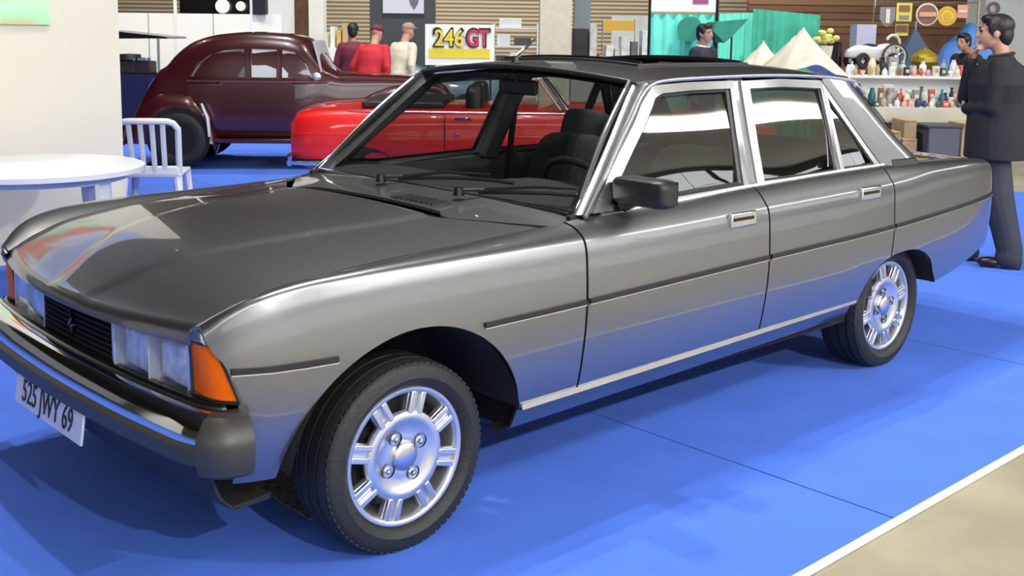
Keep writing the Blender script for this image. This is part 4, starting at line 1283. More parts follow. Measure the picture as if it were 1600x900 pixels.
# trade stand with mixed goods right of the column
view_box('steel_cabinet', 'blue-grey steel cabinet beside the concrete column', 'cabinet', 893, 918, 0, 2.6, 25, .4, mat('bluegrey_steel', (.20, .25, .28), rough=.5))
tr = view_box('trestle_table', 'long grey trestle table with goods behind the saloon roof', 'table', 890, 1008, 0, 1.0, 18, .7, mat('table_grey', (.4, .4, .38), rough=.7))
goods = ((903, 22, .62, (.012, .012, .015), 'black', 'amplifier case'), (922, 11, .70, (.52, .50, .48), 'pale grey', 'upright case'), (936, 9, .2, (.35, .2, .12), 'rust', 'tin'), (948, 12, .36, (.72, .70, .64), 'cream', 'carton'), (960, 8, .3, (.5, .52, .5), 'silver', 'tin'), (972, 14, .5, (.6, .62, .62), 'light grey', 'carton'), (986, 11, .42, (.12, .12, .12), 'charcoal', 'carton'), (1002, 9, .6, (.7, .74, .78), 'ice blue', 'carton'))
for px, w, h, c, nm, kd in goods:
    view_box(kd.replace(' ', '_'), '%s %s on the grey trestle table' % (nm, kd), kd.split()[-1], px - w / 2, px + w / 2, 1.0, 1.0 + h, 18.1 + .02 * (px % 5), .25, mat('goods_%s_%s' % (nm.replace(' ', '_'), kd.replace(' ', '_')), c, rough=.55, noise=.2, nscale=9), rot=.1, bevel=.01)
yb = tag(empty('yellow_banner', ground_at(962, 18.8), VIEW_ROT), 'small yellow banner on thin posts over the trestle table', 'banner')
MB().box((0, 0, 1.68), (.52, .02, .17)).build('cloth', mat('amber_cloth', (.72, .42, .06), rough=.7), yb, smooth=0)
for x in (-.27, .27):
    MB().tube([(x, 0, 0), (x, 0, 1.80)], .012, 6).build('post', M['satin'], yb)
ww = view_box('white_screen', 'white folding screen behind the trestle goods', 'screen', 951, 1007, 0, 1.88, 20.5, .05, M['white'])
# white and turquoise stand fascia on dark poles
fs = tag(empty('fascia_stand', ground_at(1060, 15), VIEW_ROT), 'stand with white fascia over a turquoise back cloth on poles', 'stand')
s15 = 15 / FPX
MB().box((0, .02, z_at(8, 15, 1060) + .06), (105 * s15, .03, .30)).build('fascia', mat('lilac_white', (.74, .74, .82), rough=.5), fs, smooth=0)
MB().box((27 * s15, .0, z_at(2, 15, 1060)), (24 * s15, .012, .07)).build('fascia_logo', mat('plum_print', (.28, .05, .16), rough=.5), fs, smooth=0)
rows = [[((px - 1060) * s15, .05 + .02 * math.sin(px * .35), z) for px in lin(1010, 1112, 40)] for z in (0, z_at(22, 15, 1060))]
MB().grid(rows, flip=False).build('back_cloth', M['teal'], fs, solid=.01)
for px in (1009, 1113):
    MB().tube([((px - 1060) * s15, 0, 0), ((px - 1060) * s15, 0, 3.4)], .02, 8).build('pole', M['gloss_black'], fs)
# big green parasol-like cloths hung behind the dust sheets
def hung(name, label, depth, pts, m, folds=.03):
    """hanging cloth: pts = [(px, ytop)] along its top edge, falls to the floor"""
    g = ground_at(pts[0][0], depth)
    rows = []
    n = 44
    for z_k in lin(0, 1, 8):
        row = []
        for px in lin(pts[0][0], pts[-1][0], n):
            zt_ = z_at(sm(px, pts), depth, px)
            row.append(((px - pts[0][0]) * depth / FPX, folds * math.sin(px * .5) * (1 - .4 * z_k), zt_ * z_k))
        rows.append(row)
    o = MB().grid(rows).build(name, m, solid=.012)
    o.location = (g.x, g.y, 0); o.rotation_euler = (0, 0, VIEW_ROT)
    return tag(o, label, 'cloth')
hung('hanging_cloth', 'turquoise cloth hung from a line left of the brown boards', 16.5, [(1116, 22), (1140, 21), (1172, 20)], M['teal'])
hung('hanging_cloth', 'sea green cloth sloping down behind the beige dust sheets', 16, [(1168, 14), (1200, 17), (1235, 20), (1272, 24)], mat('sea_green_cloth', (.06, .42, .29), rough=.85, noise=.2, nscale=3))
bd = view_box('timber_boarding', 'reddish brown timber boarding over the stalls', 'boarding', 1160, 1530, 0, 3.2, 26, .1, mat('red_brown_board', (.20, .09, .05), rough=.7, noise=.2, nscale=2), kind='structure')
for k in range(6):
    MB().box((0, -.06, 1.7 + k * .16), (5.5, .03, .13)).build('board', mat('board_tone_%d' % k, ((.22, .10, .055), (.28, .15, .08), (.2, .11, .06))[k % 3], rough=.7), bd, smooth=0)
# round green disc sign and dark green awning
dsk = MB().lathe([(0, -.02), (.165, -.02), (.165, .02), (0, .02)], 28, 'Y').build('round_board', M['dteal'])
g = ground_at(1072, 14.9); dsk.location = (g.x, g.y, z_at(45, 14.9, 1072)); dsk.rotation_euler = (0, 0, VIEW_ROT); tag(dsk, 'round dark green board on the turquoise back cloth', 'sign')
MB().tube([(0, .0, 0), (0, .0, -dsk.location.z)], .012, 6).build('stake', M['dteal'], dsk)
aw = tag(empty('awning', ground_at(1140, 14.2), VIEW_ROT), 'dark green sloping awning behind the turning man', 'awning')
s14 = 14.2 / FPX
MB().prism([(-32 * s14, 0, z_at(44, 14.2)), (-28 * s14, 0, z_at(30, 14.2)), (22 * s14, 0, z_at(25, 14.2)), (-2 * s14, 0, z_at(52, 14.2)), (-14 * s14, 0, z_at(62, 14.2))], (0, .7, 0)).build('cloth', M['dteal'], aw, smooth=0)
for x in (-24, 4):
    MB().tube([(x * s14, .3, 0), (x * s14, .3, 1.6)], .015, 6).build('post', M['greyp'], aw)


# beige dust sheets draped over peaked goods
def drape(name, label, px, depth, w, d, peaks, m, seed=1):
    """cloth over poles: peaks = [(x, y, z, slope)]"""
    g = ground_at(px, depth); rn = random.Random(seed)
    rows = []
    for i in range(37):
        row = []
        for j in range(25):
            x = -w / 2 + w * i / 36; y = -d / 2 + d * j / 24
            z = max(pz - sl * math.hypot(x - px_, (y - py_) * .8) ** .85 for px_, py_, pz, sl in peaks)
            z += .015 * math.sin(9 * math.atan2(y - peaks[0][1], x - peaks[0][0]) + seed)
            row.append((x, y, max(.02, z)))
        rows.append(row)
    o = MB().grid(rows).build(name, m, solid=.01, smooth=60)
    o.location = (g.x, g.y, 0); o.rotation_euler = (0, 0, VIEW_ROT)
    return tag(o, label, 'dust sheet')
drape('dust_sheet', 'beige dust sheet with a low peak draped beside the turning man', 1186, 13.4, .85, .9, [(0.0, 0, 1.47, .95)], M['canvas'], 1)
drape('dust_sheet', 'beige dust sheet with a tall sharp peak draped by the stall', 1252, 11.9, 1.1, .9, [(-.04, 0, 1.63, .95), (.22, .0, 1.33, .8)], M['canvas'], 2)

# right-hand column
co = view_box('concrete_column', 'white painted column behind the man in the dark coat', 'column', 1526, 1640, 0, 9.0, 22, .9, M['white'], kind='structure')
MB().lathe([(.13, -.02), (.13, .0), (.07, .0), (.07, -.02)], 24, 'Y', (-.58, -.46, z_at(14, 22, 1550))).build('ring_notice', mat('notice_grey', (.3, .22, .25), rough=.5), co)
# ================================================================== bric-a-brac stall on the right
def at(px, depth, z):
    g = ground_at(px, depth); return (g.x, g.y, z)
SD = 12.6
st_ = tag(empty('stall_table', ground_at(1425, SD), VIEW_ROT), 'long stall table with a white cloth crowded with small goods', 'table')
sS = SD / FPX
TOPZ = z_at(166, SD, 1425)
MB().box((0, .35, TOPZ - .02), (240 * sS, .8, .04)).build('table_top', M['white'], st_, smooth=0)
rows = [[(x, -.06 + .012 * math.sin(x * 16), z) for x in lin(-120 * sS, 120 * sS, 60)] for z in (TOPZ - .17, TOPZ - .0)]
MB().grid(rows).build('cloth_front', mat('ivory_cloth', (.66, .64, .52), rough=.85), st_, solid=.01)
for x in (-110, 110):
    for y in (.02, .68):
        MB().box((x * sS, y, TOPZ / 2 - .02), (.04, .04, TOPZ - .04)).build('leg', M['brown'], st_, smooth=0)
rs_ = tag(empty('display_riser', ground_at(1425, SD), VIEW_ROT), 'white shelf riser standing along the back of the stall table', 'shelf')
rs_.location.z = 0
MB().box((0, .74, (1.07 + TOPZ) / 2 - .0075), (236 * sS, .03, 1.07 - TOPZ - .015)).build('riser_back', M['white'], rs_, smooth=0)
MB().box((0, .62, 1.07), (236 * sS, .40, .03)).build('upper_shelf', M['offwhite'], rs_, smooth=0)
for x in (-115, 115):
    MB().box((x * sS, .62, (1.055 + TOPZ) / 2 - .0), (.03, .36, 1.07 - TOPZ - .03)).build('shelf_support', M['white'], rs_, smooth=0)

palette = {'white': (.78, .8, .8), 'dark teal': (.02, .10, .12), 'red': (.62, .09, .06), 'brown': (.22, .11, .05), 'pale green': (.45, .58, .48), 'tan': (.45, .34, .18), 'black': (.015, .015, .015), 'cream': (.70, .66, .50), 'grey': (.3, .31, .32), 'navy': (.02, .05, .16), 'pink': (.7, .35, .32), 'silver': (.6, .62, .65)}
pm = {k: mat('goods_' + k.replace(' ', '_') + '_glaze', v, rough=.4, noise=.15, nscale=30) for k, v in palette.items()}


def jar(px, depth, z, h, r, colr, prof='jar', where='on the stall table'):
    P = {'jar': [(0, 0), (.8, 0), (1, .15), (1, .65), (.7, .82), (.55, .9), (.6, 1), (.45, 1), (0, .96)],
         'bottle': [(0, 0), (.9, 0), (1, .06), (1, .52), (.7, .68), (.3, .80), (.28, .95), (.36, .96), (.36, 1), (0, 1)],
         'vase': [(0, 0), (.5, 0), (.6, .1), (1, .45), (.85, .7), (.45, .85), (.7, 1), (.6, 1), (0, .9)],
         'bowl': [(0, 0), (.45, 0), (.5, .15), (.9, .7), (1, 1), (.93, 1), (.5, .3), (0, .22)]}[prof]
    o = MB().lathe([(r * a, h * b) for a, b in P], 18).build(prof, pm[colr])
    o.location = at(px, depth, z)
    tag(o, '%s %s %s' % (colr, {'jar': 'glazed jar', 'bottle': 'slim bottle', 'vase': 'curved vase', 'bowl': 'open bowl'}[prof], where), prof, 'goods on the bric-a-brac stall')
    return o


def crate(px, depth, z, w, h, d, colr, where='on the stall table', nm='goods_box', rot=0.0):
    o = MB().box((0, 0, h / 2), (w, d, h)).build(nm, pm[colr], smooth=0, bevel=.006)
    o.location = at(px, depth, z); o.rotation_euler = (0, 0, VIEW_ROT + rot)
    MB().box((0, -d / 2 - .001, h * .55), (w * .6, .004, h * .35)).build('label_patch', pm['cream' if colr != 'cream' else 'tan'], o, smooth=0)
    tag(o, '%s box %s' % (colr, where), 'box', 'goods on the bric-a-brac stall')
    return o


rn = random.Random(11)
_kinds = ['bottle', 'jar', 'bowl', 'vase', 'box']


def combos(cl):
    # every colour and form pair once, so no two goods of a row look the same
    c = [(a, k) for a in cl for k in _kinds]
    rn.shuffle(c)
    return c


# front row on the table top
cset = combos(sorted(set(['white', 'dark teal', 'white', 'grey', 'white', 'brown', 'pale green', 'white', 'silver', 'black', 'cream', 'white', 'dark teal', 'silver', 'brown'])))
where = 'in the front row of the stall'
for i, px in enumerate(lin(1318, 1536, 17)):
    c, k = cset[i]
    h = rn.uniform(.12, .21)
    if k == 'box':
        crate(px, SD + .12, TOPZ, rn.uniform(.06, .08), h, .07, c, where)
    else:
        jar(px, SD + .12, TOPZ, h * (.55 if k == 'bowl' else 1), rn.uniform(.032, .040), c, k, where)
where = 'in the back row of the stall'
cset = combos(sorted(set(['red', 'pale green', 'dark teal', 'cream', 'tan', 'white', 'pink', 'brown', 'red', 'navy', 'silver', 'black', 'cream', 'tan'])))
for i, px in enumerate(lin(1322, 1532, 15)):
    c, k = cset[i]
    h = rn.uniform(.15, .25)
    if k == 'box':
        crate(px, SD + .34, TOPZ, rn.uniform(.08, .10), h, .08, c, where)
    else:
        jar(px, SD + .34, TOPZ, h * (.5 if k == 'bowl' else 1), rn.uniform(.036, .045), c, k, where)
where = 'on the upper shelf of the stall'
cset = combos(sorted(set(['white', 'cream', 'red', 'dark teal', 'white', 'grey', 'black', 'pale green', 'tan', 'white', 'silver'])))
for i, px in enumerate(lin(1325, 1530, 14)):
    c, k = cset[i]
    h = rn.uniform(.12, .24)
    if k == 'box':
        crate(px, SD + .62, 1.085, rn.uniform(.09, .12), h, .10, c, where)
    else:
        jar(px, SD + .62, 1.085, h * (.5 if k == 'bowl' else 1), rn.uniform(.036, .048), c, k, where)

for where, dep, z, x0, x1, n, h0, h1, cl in (('along the front edge of the stall', SD + .02, TOPZ, 1313, 1538, 22, .06, .11, ['red', 'white', 'dark teal', 'cream', 'navy', 'silver', 'tan', 'pink']),
                                              ('between the rows of the stall', SD + .225, TOPZ, 1325, 1530, 14, .16, .23, ['black', 'white', 'red', 'brown', 'pale green', 'navy', 'grey']),
                                              ('on the front lip of the upper shelf', SD + .47, 1.085, 1320, 1535, 20, .07, .13, ['tan', 'white', 'red', 'dark teal', 'cream', 'black', 'pink'])):
    cset = combos(cl)
    for i, px in enumerate(lin(x0, x1, n)):
        c, k = cset[i]
        h = rn.uniform(h0, h1)
        if k == 'box':
            crate(px, dep, z, rn.uniform(.05, .075), h, .06, c, where)
        else:
            jar(px, dep, z, h * (.55 if k == 'bowl' else 1), rn.uniform(.024, .034), c, k, where)

# cartons, grey crate and bucket on the floor below
def carton(px0, px1, h, depth, label, m=None, z=0.0):
    o = view_box('carton', label, 'carton', px0, px1, z, z + h, depth, .4, m or M['card'], bevel=.006)
    w = (px1 - px0) * depth / FPX
    MB().box((0, -.001, h - .02), (w * .98, .402, .006)).build('flap_seam', M['brown'], o, smooth=0)
    return o
carton(1385, 1408, .52, 11.95, 'tall brown cardboard carton under the stall by the car boot')
carton(1411, 1434, .44, 12.0, 'open brown cardboard carton under the stall')
carton(1412, 1432, .20, 12.05, 'small brown carton resting on the open carton under the stall', z=.44)
carton(1503, 1536, .62, 11.95, 'large brown cardboard carton beside the grey crate under the stall')
gc = tag(empty('plastic_crate', ground_at(1476, 11.9), VIEW_ROT), 'slate grey plastic crate under the stall table', 'crate')
pmg = mat('slate_crate', (.10, .11, .13), rough=.55)
MB().box((0, .2, .02), (.36, .4, .04)).build('base', pmg, gc, smooth=0)
for x in (-.17, .17):
    MB().box((x, .2, .30), (.02, .4, .56)).build('side', pmg, gc, smooth=0)
for y in (.01, .39):
    MB().box((0, y, .30), (.36, .02, .56)).build('end', pmg, gc, smooth=0)
MB().box((0, .2, .585), (.40, .44, .03)).build('rim', mat('crate_rim', (.05, .055, .06), rough=.5), gc, bevel=.008)
bk = tag(empty('bucket', ground_at(1446, 11.5), 0), 'white plastic bucket standing before the grey crate', 'bucket')
MB().lathe([(0, 0), (.09, 0), (.115, .24), (.12, .24), (.12, .25), (.11, .25), (.085, .01), (0, .01)], 28).build('pail', M['whiteplast'], bk)
MB().tube([(.118 * math.cos(a), -.03, .24 - .10 * math.sin(a)) for a in lin(0, PI, 13)], .004, 5).build('handle', M['satin'], bk)

# blue tarpaulin over a tall heap, dark blue tent behind the stall
def heap(name, label, px, depth, w, d, h, m, seed, cat):
    g = ground_at(px, depth); rn2 = random.Random(seed); ph = [rn2.uniform(0, 6) for _ in range(6)]
    rows = []
    for i in range(29):
        row = []
        for j in range(21):
            u = -1 + 2 * i / 28; v = -1 + 2 * j / 20
            e = (1 - abs(u) ** 2.6) * (1 - abs(v) ** 3)
            z = h * max(0, e) ** .35 * (1 + .05 * math.sin(3 * u + ph[0]) + .04 * math.sin(7 * u + 3 * v + ph[1]) + .02 * math.sin(11 * u - 4 * v + ph[2]))
            row.append((u * w / 2, v * d / 2, z))
        rows.append(row)
    o = MB().grid(rows).build(name, m, solid=.006, smooth=70)
    o.location = (g.x, g.y, .006); o.rotation_euler = (0, 0, VIEW_ROT)
    return tag(o, label, cat)
heap('tarpaulin', 'bright blue tarpaulin covering a tall heap behind the stall', 1506, 16.8, 1.2, .9, 1.6, M['tarp'], 4, 'tarpaulin')
dt = tag(empty('small_tent', ground_at(1418, 15), VIEW_ROT), 'dark slate blue tent peak rising behind the stall goods', 'tent')
MB().grid([[(-.42, -.3, 0), (-.36, -.28, 1.0), (0.02, 0, 1.66)], [(.42, -.3, 0), (.38, -.28, 1.0), (.02, 0, 1.66)], [(.42, .3, 0), (.38, .28, 1.0), (.02, 0, 1.66)], [(-.42, .3, 0), (-.36, .28, 1.0), (.02, 0, 1.66)]], closed_u=True).build('cloth', mat('slate_blue_cloth', (.05, .09, .15), rough=.8), dt, smooth=30)
MB().tube([(.02, 0, 0), (.02, 0, 1.75)], .012, 6).build('pole', M['satin'], dt)

# row of old enamel signs hung on a rail over the stall
rl = tag(empty('sign_rail', ground_at(1430, 15.6), VIEW_ROT), 'thin steel rail on two posts carrying the old enamel signs', 'rail')
s156 = 15.6 / FPX
MB().tube([(-75 * s156, 0, 2.02), (85 * s156, 0, 2.02)], .01, 6).build('bar', M['satin'], rl)
for x in (-75, 85):
    MB().tube([(x * s156, 0, 0), (x * s156, 0, 2.05)], .015, 6).build('post', M['satin'], rl)
def sign(px, y0, y1, label, parts):
    zc = z_at((y0 + y1) / 2, 15.5, px)
    o = empty('enamel_sign', at(px, 15.55 if y0 < 30 else 15.64, zc), VIEW_ROT); tag(o, label, 'sign')
    h = (y1 - y0) * 15.5 / FPX
    for nm, f, m in parts:
        f(h).build(nm, m, o, smooth=30)
    MB().tube([(0, .0, h / 2), (0, .03, 2.02 - zc)], .004, 4).build('hook', M['satin'], o)
disc = lambda k, y: (lambda h: MB().lathe([(0, y), (h / 2 * k, y), (h / 2 * k, y + .012), (0, y + .012)], 26, 'Y'))
ring = lambda k0, k1, y: (lambda h: MB().lathe([(h / 2 * k0, y), (h / 2 * k1, y), (h / 2 * k1, y + .012), (h / 2 * k0, y + .012)], 26, 'Y'))
rect = lambda kx, kz, zo, y: (lambda h: MB().box((0, y, zo * h), (h * kx, .012, h * kz)))
sy = mat('enamel_yellow', (.70, .60, .06), rough=.3); so_ = mat('enamel_orange', (.70, .36, .03), rough=.3); sgn_ = mat('enamel_grey', (.20, .20, .23), rough=.3); sbr = mat('enamel_brown', (.20, .09, .06), rough=.3); spk = mat('enamel_salmon', (.70, .32, .24), rough=.3); scr = mat('enamel_cream', (.68, .64, .52), rough=.3)
shield = lambda k, y: (lambda h: MB().prism([(-.38 * h * k, y, .5 * h * k), (.38 * h * k, y, .5 * h * k), (.38 * h * k, y, -.1 * h * k), (.2 * h * k, y, -.38 * h * k), (0, y, -.5 * h * k), (-.2 * h * k, y, -.38 * h * k), (-.38 * h * k, y, -.1 * h * k)], (0, .012, 0)))
sign(1376, 11, 42, 'grey shield-shaped enamel sign on the rail', (('plate', shield(1, 0), sgn_), ('pale_stripe', rect(.2, .7, .05, -.01), scr)))
sign(1401, 5, 33, 'yellow square enamel sign with dark panels on the rail', (('plate', rect(.86, 1, 0, 0), sy), ('dark_panel', rect(.6, .34, .2, -.01), sbr), ('lower_panel', rect(.55, .22, -.28, -.01), sgn_)))
sign(1437, 5, 40, 'round cream-rimmed enamel sign with a brown centre', (('plate', disc(1, 0), scr), ('centre', disc(.85, -.01), sbr), ('band', rect(.75, .2, 0, -.02), spk)))
sign(1468, 10, 40, 'orange oval enamel sign with a brown spot', (('rim', ring(.62, 1, 0), so_), ('plate', disc(.7, 0), sy), ('spot', disc(.4, -.01), so_)))
sign(1491, 8, 28, 'salmon pink square enamel sign at the rail end', (('plate', rect(.8, 1, 0, 0), spk), ('bar', rect(.6, .2, 0, -.01), scr)))
sign(1399, 37, 55, 'small dark oblong enamel sign with a yellow edge', (('plate', rect(1.1, 1, 0, 0), sy), ('panel', rect(.95, .6, .08, -.01), sbr)))

# white pedal car body and two old bicycle wheels standing on a back bench
bb = view_box('back_bench', 'low brown bench behind the stall with toy vehicles', 'bench', 1296, 1480, 0, 1.14, 14.0, .5, M['brown'])
pcx = tag(empty('pedal_car', at(1356, 14.1, 1.14), VIEW_ROT + .25), 'white toy pedal car with a curved tail on the brown bench', 'toy car')
ztp = [(-.36, .22), (-.2, .28), (0, .27), (.2, .30), (.34, .22)]; hwp = [(-.36, .05), (-.2, .13), (.15, .14), (.34, .07)]; zbp = [(-.36, .14), (0, .1), (.34, .14)]
pb = loft(ztp, hwp, zbp, 2.0, lin(-.36, .34, 24)).build('body', M['whiteplast'], pcx, smooth=60)
MB().ball((-.05, 0, .27), (.12, .09, .04)).build('cockpit', M['black'], pb)
MB().tube([(.28 + .10 * math.cos(a), 0, .30 + .12 * math.sin(a)) for a in lin(-1.2, 2.6, 14)], .018, 7).build('tail_hoop', M['whiteplast'], pb)
for x in (-.22, .2):
    for y in (-.15, .15):
        w = MB().lathe([(.09, -.02), (.1, 0), (.09, .02), (.04, .02), (.04, -.02), (.09, -.02)], 20, 'Y', (x, y, .1)).build('wheel', M['rubber'], pcx)
def bike_wheel(px, depth, r, label, rimm):
    o = tag(empty('bicycle_wheel', at(px, depth, 1.14), VIEW_ROT + .1), label, 'bicycle wheel', None)
    MB().tube([(r * math.cos(a), 0, r + r * math.sin(a)) for a in lin(0, 2 * PI, 33)[:-1]], .014, 6, closed=True).build('tyre', M['cap'], o)
    MB().tube([((r - .024) * math.cos(a), 0, r + (r - .024) * math.sin(a)) for a in lin(0, 2 * PI, 33)[:-1]], .012, 6, closed=True).build('rim', rimm, o)
    MB().lathe([(.0, -.03), (.02, -.03), (.02, .03), (0, .03)], 12, 'Y', (0, 0, r)).build('hub', M['satin'], o)
    for k in range(12):
        a = k * PI / 6
        MB().tube([(0, .015 * (-1) ** k, r), ((r - .02) * math.cos(a), 0, r + (r - .02) * math.sin(a))], .003, 4).build('spoke', M['satin'], o)
bike_wheel(1391, 13.95, .155, 'old bicycle wheel with a cream rim on the brown bench', mat('cream_rim', (.55, .52, .42), rough=.4))
bt = tag(empty('brass_urn', at(1437, 14.15, 1.14), 0), 'squat yellow brass urn with a lid on the brown bench', 'urn')
brs = mat('old_brass', (.50, .38, .05), rough=.35, metal=.6)
MB().lathe([(0, 0), (.08, 0), (.09, .02), (.17, .09), (.17, .15), (.12, .2), (.09, .21), (0, .21)], 26).build('vessel', brs, bt)
MB().lathe([(.1, .21), (.06, .24), (.015, .25), (.02, .27), (0, .28)], 20).build('lid', brs, bt)
for x in (-1, 1):
    MB().tube([(x * .15, 0, .16), (x * .21, 0, .17), (x * .20, 0, .10), (x * .16, 0, .09)], .01, 6).build('handle', brs, bt)
# yellow-green foliage bunch and dark hat forms on the dust sheet side
pl_ = tag(empty('flower_pot', at(1283, 13.6, 0), 0), 'tall stand with pale yellow flowers beside the dust sheets', 'plant')
MB().tube([(0, 0, 0), (0, 0, 1.3)], [.07, .03], 8).build('stand', M['brown'], pl_)
MB().lathe([(0, 1.28), (.07, 1.28), (.09, 1.42), (0, 1.42)], 16).build('pot', pm['cream'], pl_)
yf = mat('pale_yellow_petals', (.62, .62, .16), rough=.7)
for k in range(14):
    a = rn.uniform(0, 6.28); r = rn.uniform(.02, .13); z = 1.45 + rn.uniform(0, .2)
    MB().ball((r * math.cos(a), r * math.sin(a), z), (.045, .045, .035), 8, 5).build('flower', yf, pl_)
view_box('speaker_case', 'black speaker case standing on the brown bench end', 'case', 1297, 1306, 1.14, 1.46, 14.05, .25, M['gloss_black'], rot=.3, bevel=.02)
view_box('lilac_carton', 'pale lilac carton standing behind the brown bench', 'carton', 1330, 1360, 0, 1.70, 15, .3, mat('lilac_card', (.45, .46, .62), rough=.6))
# ================================================================== people
SKIN = mat('skin', (.50, .27, .19), rough=.55, noise=.05, nscale=20)
HAIR = mat('dark_hair', (.012, .010, .010), rough=.5, bump=.4, bscale=60)
HAIRG = mat('grey_hair', (.22, .21, .2), rough=.6)
EYE = mat('eye_dark', (.02, .015, .012), rough=.2)


def caps(mb, chain, flat=None, seg=14):
    """chain of (point, radius): rounded limb"""
    for (p, r) in chain:
        mb.ball(p, (r * (flat[0] if flat else 1), r * (flat[1] if flat else 1), r), seg, 8)
    for (p, r), (q, s) in zip(chain[:-1], chain[1:]):
        p, q = Vector(p), Vector(q)
        if (q - p).length < 1e-4:
            continue
        if flat:
            n = 6
            rows = []
            for k in range(n + 1):
                t = k / n; c = p.lerp(q, t); rr = r + (s - r) * t
                rows.append([(c.x + rr * flat[0] * math.cos(a), c.y + rr * flat[1] * math.sin(a), c.z) for a in lin(0, 2 * PI, seg + 1)[:-1]])
            b = len(mb.v)
            mb.grid(rows, closed_v=True)
            mb.f.append(tuple(b + j for j in range(seg))); mb.f.append(tuple(b + n * seg + j for j in reversed(range(seg))))
        else:
            mb.tube([p, q], [r, s], seg)
    return mb


def ring_loft(mb, rings, seg=24):
    """rings: (cx, cy, z, rx, ry) closed volume"""
    rows = [[(cx + rx * math.cos(a), cy + ry * math.sin(a), z) for a in lin(0, 2 * PI, seg + 1)[:-1]] for cx, cy, z, rx, ry in rings]
    b = len(mb.v); n = len(rings)
    mb.grid(rows, closed_v=True)
    mb.f.append(tuple(b + j for j in range(seg))); mb.f.append(tuple(b + (n - 1) * seg + j for j in reversed(range(seg))))
    return mb


def skin_build(mb, name, m, parent, vox=.010, smooth=4):
    o = mb.build(name, m, parent, smooth=0)
    r = o.modifiers.new('one_surface', 'REMESH'); r.mode = 'VOXEL'; r.voxel_size = vox; r.use_smooth_shade = True
    s = o.modifiers.new('soften', 'SMOOTH'); s.iterations = smooth; s.factor = .5
    return o


def hand(mb, wrist, d, palm_n, curl=.5, side=1, size=1.0):
    """five-fingered hand; d = pointing direction, palm_n = out of the palm"""
    w = Vector(wrist); d = Vector(d).normalized(); n = Vector(palm_n); n = (n - d * n.dot(d)).normalized(); l = n.cross(d) * side
    k = size
    caps(mb, [(w, .026 * k), (w + d * .03 * k, .026 * k)])
    for u in (-.026, -.009, .009, .026):
        caps(mb, [(w + d * .02 * k + l * u * .7 * k, .015 * k), (w + d * .085 * k + l * u * k, .0135 * k)])
    for u, ln in ((-.031, .88), (-.0105, 1.0), (.0105, .95), (.031, .76)):
        p = w + d * .085 * k + l * u * k
        ang = 0.0; ch = [(p, .0105 * k)]
        for sl, rr, ca in ((.040, .0098, .55), (.026, .009, .95), (.021, .0078, .75)):
            ang += ca * curl * 1.3
            dirv = d * math.cos(ang) + n * math.sin(ang)
            p = p + dirv * sl * ln * k
            ch.append((p, rr * k))
        caps(mb, ch, seg=10)
    t0 = w + d * .022 * k - l * .022 * k
    t1 = t0 + (d * .65 - l * .6 + n * .35).normalized() * .042 * k
    t2 = t1 + (d * .85 - l * .15 + n * .45).normalized() * .034 * k
    t3 = t2 + (d * .9 + l * .05 + n * .4).normalized() * .026 * k
    caps(mb, [(t0, .015 * k), (t1, .0125 * k), (t2, .011 * k), (t3, .009 * k)], seg=10)


